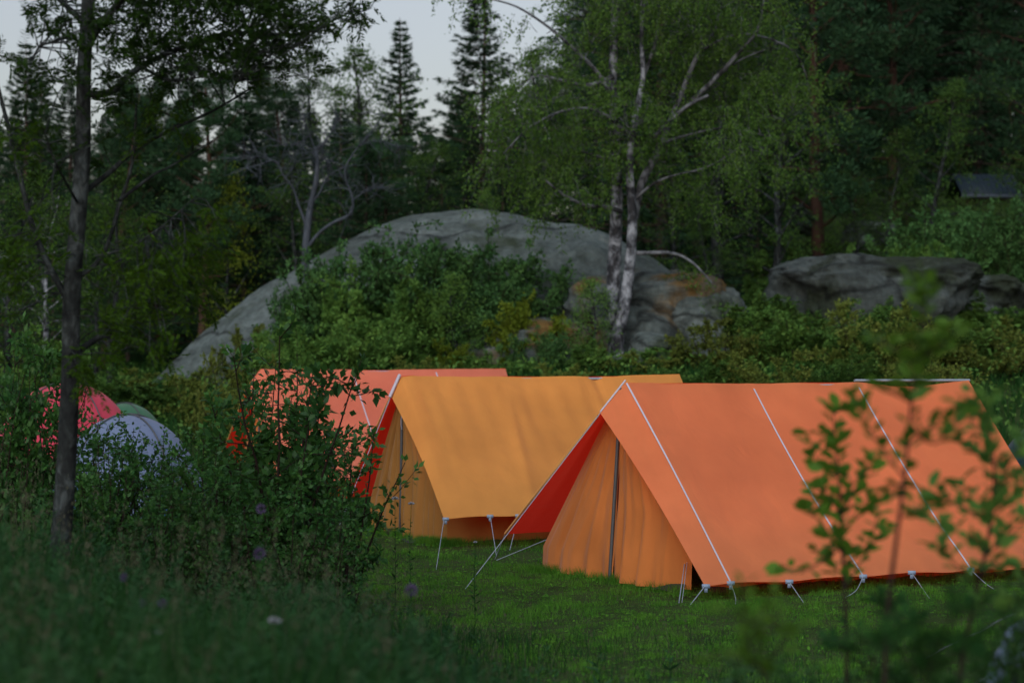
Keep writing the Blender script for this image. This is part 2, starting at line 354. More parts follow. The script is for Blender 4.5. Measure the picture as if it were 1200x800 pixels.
def broad(seed, Ht=8, Rd=2, base=.2, nl=22, nsub=7, nleaf=34, ls=.085, droop=0, up=.6):
    rs = np.random.RandomState(seed); tr = MB(); cr = MB()
    tp = path(rs, (0, 0, -.3), (rs.normal()*.06, rs.normal()*.06, 1), Ht*.93, 12, .06); tr.tube(tp, np.linspace(.017*Ht, .012, 13), 7)
    Pq = []; Dq = []
    for i in range(nl):
        t = base+(1-base)*(i+.5)/nl; f = math.sin(math.pi*min(1, (t-base)/(1-base)*.8+.22)); a = i*2.4+rs.uniform(-.4, .4)
        L = Rd*f*rs.uniform(.6, 1.2)+.2
        b = path(rs, along(tp, np.array(t*.98)), (math.cos(a), math.sin(a), up), L, 6, .14, (0, 0, .2-droop*.8)); tr.tube(b, np.linspace(.006*Ht*(1.1-t)+.006, .004, 7), 4)
        for k in range(nsub):
            q = along(b, np.array(rs.uniform(.3, 1))); sb = path(rs, q, unit(rs.normal(size=3)*np.array((1, 1, .6))+(b[-1]-b[0])/L*.6+np.array((0, 0, .1-droop))), L*.35*rs.uniform(.5, 1.2)+.15, 4, .2, (0, 0, -droop*1.5))
            tr.tube(sb, np.linspace(.008, .003, 5), 3)
            n = int(nleaf*rs.uniform(.5, 1.5)); tt = rs.uniform(.1, 1, n)
            P = along(sb, tt)+rs.normal(size=(n, 3))*np.array((.13, .13, .09)); Pq.append(P)
            Dq.append(rs.normal(size=(n, 3))+np.array((0, 0, -.2-droop)))
    P = np.concatenate(Pq); D = np.concatenate(Dq); n = len(P)
    cr.quads(leafq(rs, P, D, rs.uniform(.7, 1.2, n)*ls, rs.uniform(.5, .75, n)*ls, .6)); return tr, cr
def shrub(seed, Ht=1.8, Rd=1.1, nst=14, nleaf=11000, ls=.05, tw=9, spread=1.0):
    rs = np.random.RandomState(seed); tr = MB(); cr = MB(); subs = []
    for i in range(nst):
        a = rs.uniform(0, 6.28); rr = rs.uniform(0, 1)**.6; tilt = rr*.75*Rd/Ht*spread*1.6
        L = Ht*(1-.35*rr*rr)*rs.uniform(.75, 1.12)
        b = path(rs, (math.cos(a)*rr*.25, math.sin(a)*rr*.25, -.1), (math.cos(a)*tilt, math.sin(a)*tilt, 1), L, 8, .07, (0, 0, .1)); tr.tube(b, np.linspace(.014, .003, 9), 4)
        for k in range(tw):
            q = along(b, np.array(rs.uniform(.12, 1))); d = unit(rs.normal(size=3)*np.array((1, 1, .35))+np.array((0, 0, .45)))
            s_ = path(rs, q, d, rs.uniform(.2, .55)*Ht*.42, 5, .14, (0, 0, .1)); tr.tube(s_, np.linspace(.005, .0018, 6), 3); subs.append(s_)
        subs.append(b[3:])
    n = int(nleaf/len(subs)); Pq = []; Dq = []
    for s_ in subs:
        m_ = int(n*rs.uniform(.5, 1.5)); tt = rs.uniform(.05, 1.02, m_); P = along(s_, tt); ax = unit(s_[-1]-s_[0])
        D = unit(rs.normal(size=(m_, 3)))+ax*.5; Pq.append(P+unit(D)*rs.uniform(0, .05, m_)[:, None]*Ht/1.8); Dq.append(D)
    P = np.concatenate(Pq); D = np.concatenate(Dq); n = len(P)
    cr.quads(leafq(rs, P, D, rs.uniform(.75, 1.25, n)*ls, rs.uniform(.5, .7, n)*ls, .8, .12)); return tr, cr
PROTO = {}
def protodef(key, name, gen, bark, leaf, parts=('trunk', 'crown')):
    tr, cr = gen; hz = float(np.percentile(np.concatenate(cr.V)[:, 2], 99.7)); PROTO[key] = (name, tr.mesh(parts[0], M[bark], True), cr.mesh(parts[1], M[leaf]), parts, hz)
def plant(key, px, Y, label, cat, group, scale=1, rz=None, sz=None, dz=0, x=None, top=None, wide=None):
    name, a, b, parts, hz = PROTO[key]
    if x is None: x = (px-600)/F*Y
    if top is not None:                  # height given by what its tip reaches
        sz = (CH-(top-HY)/F*Y-h(x, Y)-dz)/hz; scale = wide or sz
    rz = (px*.37+Y) % 6.28 if rz is None else rz
    e = empty(name, (x, Y, h(x, Y)+dz), rz, (scale, scale, sz or scale), label=label, cat=cat, group=group)
    for me, nm in ((a, parts[0]), (b, parts[1])):
        o = bpy.data.objects.new(nm, me); COL.objects.link(o); o.parent = e
    return e
protodef('spruceA', 'spruce_tree', spruce(1, 10, 2.9), 'sprucebark', 'spruce')
protodef('spruceB', 'spruce_tree', spruce(2, 10, 2.3), 'sprucebark', 'spruce')
protodef('spruceC', 'spruce_tree', spruce(3, 10, 3.4), 'sprucebark', 'spruce')
protodef('pineA', 'pine_tree', pine(11, 12, 2.4, .22), 'pinebark', 'pine')
protodef('pineB', 'pine_tree', pine(12, 12, 3.0, .15), 'pinebark', 'pine')
protodef('pineC', 'pine_tree', pine(13, 12, 2.1, .35), 'pinebark', 'pine')
protodef('broadA', 'deciduous_tree', broad(21), 'bark', 'broad')
protodef('broadB', 'deciduous_tree', broad(22, 8, 2.4, .15, 26, 7, 32), 'bark', 'broad')
protodef('birchS', 'birch_tree', broad(23, 8, 1.8, .2, 26, 8, 30, .07, .5, .7), 'birchbark', 'birch')
protodef('limeT', 'young_tree', broad(24, 4, 1.0, .1, 22, 6, 26, .07), 'bark', 'lime')
protodef('greenT', 'young_tree', broad(25, 4, 1.1, .1, 24, 6, 28, .075), 'bark', 'bush')
SP = ('stems', 'foliage')
protodef('bushA', 'bush', shrub(31, 1.8, 1.3, 16, 9000, .075), 'twig', 'bush', SP)
protodef('bushB', 'bush', shrub(32, 1.6, 1.5, 18, 9000, .07, 9, 1.3), 'twig', 'bush', SP)
protodef('bushH', 'bush', shrub(33, 1.2, 1.3, 18, 8000, .06, 9, 1.3), 'twig', 'heath', SP)
protodef('juni', 'juniper_bush', shrub(34, 1.8, 1.2, 22, 12000, .06, 10, 1.0), 'twig', 'juniper', SP)
protodef('bushL', 'bush', shrub(35, 1.4, 1.0, 12, 6000, .075), 'twig', 'lime', SP)
protodef('hazA', 'leafy_shrub', shrub(41, 1.7, 1.0, 15, 5200, .062, 9, 1.0), 'twig', 'hazel', SP)
protodef('hazB', 'leafy_shrub', shrub(42, 1.7, 1.2, 18, 6500, .060, 9, 1.1), 'twig', 'hazel', SP)
protodef('hazC', 'leafy_shrub', shrub(43, 1.9, .7, 10, 3400, .064, 9, .8), 'twig', 'hazel', SP)

protodef('hazM', 'leafy_shrub', shrub(44, 1.7, .55, 10, 2900, .064, 9, .6), 'twig', 'hazel', SP)
protodef('hazN', 'leafy_shrub', shrub(46, 1.9, .4, 6, 1400, .064, 8, .5), 'twig', 'hazel', SP)
# ------------------------------------------------------------------ forest (px, distance, kind, height m, label)
WG = 'trees of the wood behind the granite dome'
RG = 'trees of the dark wooded slope on the right'
for px, Y_, k, ht, lab in [
 (470, 64, 'spruceB', 28, 'narrow pointed spruce whose tip stands alone against the pale sky'),
 (562, 62, 'spruceA', -12, 'tall dark spruce reaching the top of the picture left of the birch'),
 (600, 68, 'pineA', 75, 'dark pine filling the gap between the tall spruce and the birch'),
 (30, 60, 'spruceB', 55, 'slim spruce with pointed tip against the sky at the far left'),
 (48, 66, 'spruceB', 75, 'second slim spruce tip just right of the leftmost one'),
 (120, 58, 'pineA', 90, 'dark pine behind the trunk of the near rowan tree'),
 (185, 60, 'pineC', 95, 'pine right of the near rowan trunk, reddish stem between branches'),
 (236, 57, 'pineC', 70, 'pine with a bare reddish trunk above the yellow-green young tree'),
 (285, 59, 'spruceC', 110, 'broad dark spruce behind the bare tree, left side'),
 (335, 64, 'pineB', 85, 'rounded pine top rising left of the bare grey tree'),
 (375, 66, 'broadB', 62, 'leafy green tree top just above the bare grey tree'),
 (425, 62, 'broadA', 60, 'yellowish round leafy treetop left of the narrow pointed spruce'),
 (400, 58, 'spruceA', 130, 'dark spruce directly behind the crown of the bare tree'),
 (455, 57, 'pineB', 150, 'low wide pine behind the top of the granite dome, left half'),
 (515, 57, 'pineA', 160, 'pine just above the highest point of the granite dome'),
 (545, 66, 'spruceC', 110, 'wide low spruce between the two tall spruces'),
 (645, 60, 'broadB', 60, 'leafy tree behind the left edge of the birch crown'),
 (700, 64, 'pineB', 30, 'big pine hidden behind the crown of the birch'),
 (80, 72, 'spruceA', 95, 'dark spruce low behind the rowan at the left'),
 (150, 70, 'spruceC', 85, 'wide dark spruce in the left wood behind the pines'),
 (215, 72, 'spruceA', 100, 'dark spruce between the two reddish pines'),
 (310, 74, 'spruceA', 75, 'spruce in the back row above the left shoulder of the dome'),
]:
    plant(k, px, Y_, lab, 'tree', WG, top=ht)
for px, Y_, k, ht, lab in [
 (775, 60, 'spruceC', 12.5, 'tall dark spruce directly behind the right half of the birch crown'),
 (845, 57, 'broadA', 9.5, 'bright green leafy tree right of the birch trunks'),
 (820, 72, 'spruceC', 13, 'tall spruce behind the leafy trees right of the birch'),
 (880, 63, 'birchS', 11.0, 'pale hanging birch right of the big birch'),
 (905, 55, 'broadB', 6.8, 'dense round leafy tree above the rugged outcrop, left end'),
 (958, 60, 'pineB', 11.5, 'large pine with dark trunk standing above the rugged outcrop'),
 (1010, 70, 'pineA', 14, 'tall pine in the middle of the right slope'),
 (1050, 63, 'pineB', 10.5, 'wide pine with low spreading branches over the pale boulder'),
 (1085, 58, 'broadA', 6.0, 'light green slender leafy tree left of the hut'),
 (1125, 88, 'pineA', 14, 'tall dark pine right behind the hut roof'),
 (1145, 86, 'spruceC', 15, 'very tall dark spruce above the hut roof'),
 (1232, 66, 'pineB', 12, 'pine at the right edge above the hut'),
 (1222, 56, 'broadB', 5.0, 'dark leafy tree at the right edge beside the hut'),
 (1230, 60, 'broadA', 8, 'leafy tree cut by the right edge of the picture'),
 (985, 82, 'spruceA', 13, 'distant spruce filling the dark gap above the outcrop'),
 (925, 80, 'spruceC', 15, 'wide tall spruce at the top behind the large pine'),
 (1065, 84, 'spruceC', 14, 'dark spruce deep in the right wood left of the tall pine'),
 (1035, 58, 'broadA', 4.6, 'small leafy tree growing right above the rugged outcrop'),
 (745, 78, 'spruceA', 14, 'spruce deep behind the birch crown'),
 (870, 84, 'pineB', 15, 'tall pine deep in the wood right of the birch crown'),
]:
    hh = {'s': 10, 'p': 12, 'b': 8}[k[0]]
    plant(k, px, Y_, lab, 'tree', RG, ht/hh)
rs = np.random.RandomState(5)
for i in range(26):                                            # back rows: nothing tells these apart
    px = -40+i*27+rs.uniform(-8, 8); Y_ = rs.uniform(84, 104)
    top = 2.24+(405-rs.uniform(105, 150))/F*Y_; ht = top-h((px-600)/F*Y_, Y_)
    plant(['spruceA', 'spruceC', 'spruceB'][i % 3], px, Y_, 'dark spruce lost in the back row of the wood under the skyline', 'tree', 'back row of the wood', ht/10*1.0, x=None)
for i in range(20):
    px = 690+i*30+rs.uniform(-10, 10); Y_ = rs.uniform(92, 118)
    plant(['spruceA', 'spruceC', 'pineB'][i % 3], px, Y_, 'dark conifer lost high in the back of the right slope', 'tree', 'back row of the right slope', rs.uniform(1.25, 1.55))
for px, Y_, k, tp, lab in [
 (110, 54, 'broadB', 235, 'low leafy tree in the dark wood right of the rowan trunk'),
 (150, 60, 'spruceC', 200, 'young spruce under the reddish pines at the left'),
 (205, 60, 'spruceA', 215, 'young spruce left of the yellow-green young tree'),
 (300, 60, 'spruceC', 195, 'young dark spruce between the yellow-green tree and the bare tree'),
 (340, 56, 'broadA', 190, 'leafy young tree behind the trunk of the bare tree'),
 (430, 56, 'spruceC', 170, 'bushy spruce above the left part of the dome crest'),
 (490, 57, 'broadB', 165, 'leafy tree behind the dome crest below the pointed spruce'),
 (590, 56, 'spruceC', 175, 'bushy spruce above the right part of the dome crest'),
 (655, 57, 'broadA', 170, 'leafy tree behind the dome just left of the birch stems'),
 (790, 56, 'broadB', 165, 'leafy tree right behind the lower birch stems'),
 (835, 53, 'broadA', 215, 'bright leafy young tree over the end of the horizontal birch branch'),
 (890, 57, 'spruceC', 180, 'bushy spruce left of the large dark pine'),
 (1005, 58, 'broadB', 200, 'leafy tree in the shade under the wide pine'),
 (1062, 66, 'spruceC', 150, 'bushy spruce in the shade above the hut, left side'),
 (1245, 62, 'spruceC', 130, 'bushy spruce at the right edge above the hut'),
 (15, 52, 'spruceC', 230, 'bushy spruce at the left edge behind the leafy trees'),
 (65, 55, 'spruceA', 210, 'young spruce behind the rowan trunk')]:
    plant(k, px, Y_, lab, 'tree', 'young trees under the tall ones', top=tp)
plant('limeT', 268, 57, 'yellow-green young tree glowing left of the bare tree', 'tree', None, top=195, wide=.8)
plant('birchS', 48, 44, 'thin pale-stemmed birch between the rowan trunk and the left edge', 'tree', None, .55)
plant('broadA', 130, 46, 'dark leafy tree low behind the rowan, above the pink dome tent', 'tree', None, .62)
plant('broadB', 10, 40, 'dark leafy tree at the left edge behind the bushes', 'tree', None, .6)
plant('broadB', 215, 61, 'leafy tree left of the foot of the granite dome', 'tree', None, .48)

# ------------------------------------------------------------------ birch with two trunks
def spl(pts, n=4):                       # smooth a pixel path
    P = np.array(pts, float); t = np.linspace(0, len(P)-1, (len(P)-1)*n+1); out = []
    for q in t:
        i = int(min(q, len(P)-2)); f = q-i; p0 = P[max(i-1, 0)]; p1 = P[i]; p2 = P[i+1]; p3 = P[min(i+2, len(P)-1)]
        out.append(.5*((2*p1)+(-p0+p2)*f+(2*p0-5*p1+4*p2-p3)*f*f+(-p0+3*p1-3*p2+p3)*f**3))
    return np.array(out)
def limb(mb, pts, Y0, r0, r1, sides=7, dy=0, seed=0):
    rs = np.random.RandomState(seed+int(pts[0][0])); P = spl(pts)
    n = len(P); yy = Y0+np.linspace(0, dy, n)
    W = np.array([PX(a, b, y) for (a, b), y in zip(P, yy)]); mb.tube(W, np.linspace(r0, r1, n), sides); return W
def make_birch():
    rs = np.random.RandomState(77); Y0 = 45.0
    b = PX(724, 432, Y0); b[2] = h(b[0], b[1]); e = empty('birch_tree', b, label='big two-stemmed birch with white bark in front of the granite rocks', cat='tree')
    limbs = []; t1 = MB(); t2 = MB(); br = MB()
    limbs.append(limb(t1, [(722, 440), (721, 400), (719, 330), (722, 260), (722, 190), (718, 110), (720, 40), (722, -40), (716, -110)], Y0+.15, .165, .05, 10))
    limbs.append(limb(t2, [(723, 440), (724, 395), (733, 350), (739, 300), (741, 250), (738, 200), (742, 150), (753, 95), (752, 40), (756, -50)], Y0-.25, .14, .028, 10))
    for pts, r0, r1, dy in [
     ([(741, 262), (752, 215), (772, 175), (795, 120), (815, 70), (840, 30), (850, -30)], .10, .02, .5),
     ([(768, 160), (785, 143), (806, 124), (830, 112)], .05, .03, -.4),
     ([(806, 124), (835, 95), (866, 62), (890, 30), (897, -25)], .055, .02, -.6),
     ([(835, 95), (865, 72), (897, 58)], .03, .012, .3),
     ([(728, 248), (708, 242), (685, 240), (660, 228), (640, 212)], .05, .02, -.8),
     ([(741, 236), (762, 218), (785, 207), (815, 200)], .035, .012, -.6),
     ([(742, 297), (765, 296), (790, 297), (812, 308), (835, 332)], .05, .015, -.5),
     ([(720, 120), (700, 85), (670, 55), (640, 30), (605, 8), (570, -2)], .05, .012, -.5),
     ([(719, 90), (690, 100), (660, 95), (625, 90), (590, 120)], .05, .012, -.4),
     ([(742, 160), (700, 130), (660, 130), (620, 150), (590, 180)], .04, .01, -1.2),
     ([(752, 95), (765, 60), (772, 25), (770, -30)], .045, .02, .4),
     ([(770, 170), (800, 160), (850, 150), (900, 160)], .035, .01, .8),
     ([(820, 60), (870, 40), (930, 60), (950, 110)], .035, .01, .8),
     ([(722, 190), (690, 180), (665, 175)], .03, .01, -.3)]:
        limbs.append(limb(br, pts, Y0-.15, r0, r1, 6, dy))
    allp = np.concatenate(limbs); cr = MB(); Pq = []; Dq = []
    cl = [(600, 150, 42, 55, 20), (585, 200, 28, 40, 12), (640, 120, 50, 50, 18), (650, 190, 45, 45, 18), (690, 60, 55, 42, 13), (640, 40, 40, 26, 5), (745, 30, 60, 45, 13), (695, 135, 40, 45, 14),
          (738, 150, 38, 45, 20), (728, 205, 26, 18, 6), (810, 30, 60, 45, 24), (800, 110, 50, 50, 20), (850, 90, 55, 60, 26), (900, 60, 45, 60, 22), (920, 140, 38, 60, 16), (870, 170, 45, 50, 18), (780, 190, 35, 35, 10),
          (690, 200, 30, 35, 9), (830, 225, 35, 40, 10), (760, -30, 120, 30, 22), (870, -10, 70, 40, 18), (545, 5, 25, 14, 3), (754, 70, 22, 22, 7), (752, 0, 30, 24, 9), (735, 235, 16, 12, 2), (660, 235, 30, 22, 6), (710, 10, 70, 30, 9), (800, 330, 20, 14, 2)]
    cl = [(a, b_, c, d, max(2, int(k*.78))) for a, b_, c, d, k in cl]
    for px, py, rx, ry, k in cl:
        Yc = Y0+rs.uniform(-1.2, .8); c = PX(px, py, Yc); s = Yc/F
        j = np.argmin(np.linalg.norm(allp-c, axis=1)); st = allp[j]
        mid = (st+c)/2+rs.normal(size=3)*.1; br.tube(spl([st, mid, c], 3), np.linspace(.018, .006, 7), 4)
        for i in range(k*2):
            v = rs.normal(size=3); v = v/np.linalg.norm(v)*rs.uniform(.1, 1)**.45; q = c+v*np.array((rx*s, 1.0, ry*s))
            out = unit(q-c); b0 = path(rs, c+(q-c)*.35, out+np.array((0, 0, .4)), np.linalg.norm(q-c)*.65+.05, 3, .2); br.tube(b0, np.linspace(.007, .003, 4), 3)
            for z_ in range(3):
                s_ = path(rs, b0[-1]+rs.normal(size=3)*.12, out*.6+rs.normal(size=3)*.4+np.array((0, 0, -.2)), rs.uniform(.35, .8), 5, .12, (0, 0, -1.6)); br.tube(s_, .0025, 3)
                n = rs.randint(20, 46); tt = rs.uniform(0, 1, n); Pq.append(along(s_, tt)+rs.normal(size=(n, 3))*.045); Dq.append(rs.normal(size=(n, 3))*.8+np.array((0, 0, -.9)))
    P = np.concatenate(Pq)-b; D = np.concatenate(Dq); n = len(P)
    cr.quads(leafq(rs, P, D, rs.uniform(.042, .07, n), rs.uniform(.028, .048, n), .2))
    for m_, nm, mt in ((t1, 'trunk', 'birchbark'), (t2, 'trunk', 'birchbark'), (br, 'branches', 'birchbranch')):
        m_.V = [v-b for v in m_.V]; m_.build(nm, M[mt], e, True)
    cr.build('crown', M['birch'], e)
make_birch()

# bare tree on the shoulder of the dome
def make_bare():
    rs = np.random.RandomState(9); Y0 = 49.0; b = PX(358, 322, Y0); e = empty('bare_tree', b, label='leafless grey tree with crooked branches on the left shoulder of the granite dome', cat='tree')
    t = MB(); br = MB(); L = [limb(t, [(357, 330), (358, 300), (360, 270), (364, 240), (370, 215), (372, 190), (369, 172)], Y0, .09, .035, 8)]
    for pts, r0, r1 in [([(362, 288), (375, 272), (392, 260), (411, 250), (413, 232), (406, 212), (405, 196), (417, 176), (432, 158), (452, 133)], .055, .014),
      ([(412, 236), (425, 226), (440, 221), (462, 219)], .03, .01), ([(364, 240), (375, 225), (383, 208), (398, 198), (408, 195)], .035, .015),
      ([(358, 262), (350, 240), (344, 222), (332, 205), (322, 188), (305, 193), (288, 197)], .045, .012), ([(325, 192), (310, 184), (292, 186), (272, 184)], .025, .008),
      ([(369, 175), (378, 170), (388, 155), (399, 138)], .035, .012), ([(369, 175), (362, 155), (356, 138)], .03, .01), ([(420, 172), (440, 165), (470, 172)], .018, .006),
      ([(385, 212), (383, 190), (372, 172)], .02, .01), ([(370, 178), (352, 168), (335, 170), (315, 160)], .02, .006), ([(345, 222), (342, 205), (346, 190)], .02, .006)]:
        L.append(limb(br, pts, Y0, r0*.7, r1*.7, 6, rs.uniform(-.6, .6)))
    for l in L:
        for i in range(20):
            q = along(l, np.array(rs.uniform(.3, 1))); d = unit(unit(l[-1]-l[0])*.5+rs.normal(size=3)); s_ = path(rs, q, d, rs.uniform(.25, .7), 5, .25); br.tube(s_, np.linspace(.011, .004, 6), 3)
            for k in range(2):
                s2 = path(rs, along(s_, np.array(rs.uniform(.3, 1))), unit(rs.normal(size=3)), rs.uniform(.1, .35), 3, .25); br.tube(s2, .0035, 3)
    for m_, nm in ((t, 'trunk'), (br, 'branches')):
        m_.V = [v-b for v in m_.V]; m_.build(nm, M['dead'], e, True)
make_bare()

# near rowan at the left
def pinnate(rs, out, p, d, L=.14, n=6, ls=.045):
    d = unit(d); side = unit(np.cross(d, rs.normal(size=3)*.5+np.array((0, 0, 1.)))); P = []; D = []
    r = path(rs, p, d, L, 4, .05, (0, 0, -.35))
    for k in range(n):
        q = along(r, np.array((k+1.2)/(n+1)))
        for s in (-1, 1): P.append(q); D.append(side*s+d*.6+np.array((0, 0, -.15)))
    P.append(r[-1]); D.append(d); out[0] += P; out[1] += D; return r
def make_rowan():
    rs = np.random.RandomState(4); Y0 = 16.0; b = PX(70, 655, Y0); b[2] = h(b[0], b[1]); e = empty('rowan_tree', b, label='dark slender rowan close at the left with feathery leaves overhead', cat='tree')
    t = MB(); br = MB()
    t.tube([b+np.array((-.01, 0, -.15)), b+np.array((0, 0, .0)), b+np.array((.015, 0, .12)), b+np.array((.03, 0, .3))], [.15, .115, .085, .066], 12)
    L = [limb(t, [(68, 670), (74, 600), (79, 520), (83, 430), (84, 350), (91, 260), (97, 180), (98, 100), (101, 40), (106, -40)], Y0, .072, .042, 10)]
    defs = [([(80, 418), (112, 398), (140, 378), (170, 345), (200, 330), (235, 290)], .026, .006), ([(86, 362), (62, 320), (40, 270), (22, 200), (0, 110), (-20, 40)], .026, .010),
      ([(95, 228), (125, 205), (160, 175), (205, 150), (250, 130), (300, 100)], .022, .006), ([(98, 110), (130, 108), (165, 78), (230, 50), (290, 38), (350, 40), (410, 15)], .028, .006),
      ([(84, 330), (120, 300), (140, 240), (155, 190), (160, 120)], .018, .008), ([(100, 60), (125, 20), (170, -20), (240, -30)], .03, .01), ([(101, 30), (75, 5), (45, -20)], .025, .01),
      ([(92, 240), (78, 215), (65, 190), (50, 150)], .010, .004), ([(98, 60), (85, 45), (60, 50), (45, 55)], .010, .004), ([(112, 300), (150, 290), (190, 265), (230, 230)], .010, .004),
      ([(140, 235), (180, 205), (200, 195), (250, 165)], .014, .004), ([(165, 78), (200, 95), (240, 90), (280, 95)], .012, .004), ([(290, 38), (330, 60), (340, 85)], .010, .003), ([(106, -35), (200, -50), (320, -20), (430, -5)], .03, .006)]
    for i, (pts, r0, r1) in enumerate(defs): L.append(limb(br, pts, Y0, r0, r1, 7, rs.uniform(-1.0, .8)))
    allp = np.concatenate(L); top = [[], []]; low = [[], []]
    cl = [(150, 20, 60, 40, 50, 0), (220, 30, 60, 45, 55, 0), (290, 25, 60, 40, 50, 0), (350, 20, 45, 30, 24, 0), (410, 10, 34, 20, 13, 0), (345, 62, 34, 28, 15, 0), (240, 95, 60, 30, 22, 0), (160, 75, 45, 28, 20, 0),
          (45, 15, 25, 18, 9, 0), (75, 70, 22, 35, 7, 0), (60, 110, 28, 22, 7, 0), (200, -20, 150, 24, 60, 0), (20, 220, 35, 70, 10, 1), (60, 180, 24, 30, 8, 0), (200, 340, 50, 45, 30, 1), (235, 300, 32, 35, 16, 1),
          (165, 395, 45, 30, 18, 1), (140, 300, 45, 45, 10, 1), (40, 300, 40, 40, 10, 1), (120, 150, 30, 50, 8, 0), (10, 60, 18, 20, 3, 0), (180, 150, 45, 30, 9, 1), (290, 75, 35, 25, 10, 0), (0, 330, 30, 40, 10, 1), (110, 440, 40, 25, 7, 1)]
    for px, py, rx, ry, k, lo in cl:
        for i in range(k):
            v = rs.uniform(-1, 1, 3); c = PX(px+v[0]*rx, py+v[1]*ry, Y0+v[2]*.8)
            dd = np.linalg.norm(allp-c, axis=1); j = np.argmin(dd+rs.uniform(0, .12, len(dd))); st = allp[j]
            tw = spl([st, (st+c)/2+rs.normal(size=3)*.04+np.array((0, 0, .03)), c], 3); br.tube(tw, np.linspace(.005, .002, len(tw)), 4)
            for q in range(5):
                p = along(tw, np.array(rs.uniform(.5, 1))) if q < 4 else c; d = unit(c-st)*.8+rs.normal(size=3)*.7
                r = pinnate(rs, low if lo else top, p, d, rs.uniform(.11, .17), rs.randint(5, 8)); br.tube(r, .0009, 3)
    for o, nm, mt in ((top, 'crown', 'rowan'), (low, 'lower_foliage', 'rowan_low')):
        P = np.array(o[0])-b; D = np.array(o[1]); n = len(P); c = MB(); c.quads(leafq(rs, P, D, rs.uniform(.036, .054, n), rs.uniform(.013, .018, n), .6)); c.build(nm, M[mt], e)
    for m_, nm in ((t, 'trunk'), (br, 'branches')): m_.V = [v-b for v in m_.V]; m_.build(nm, M['bark'], e, True)
make_rowan()

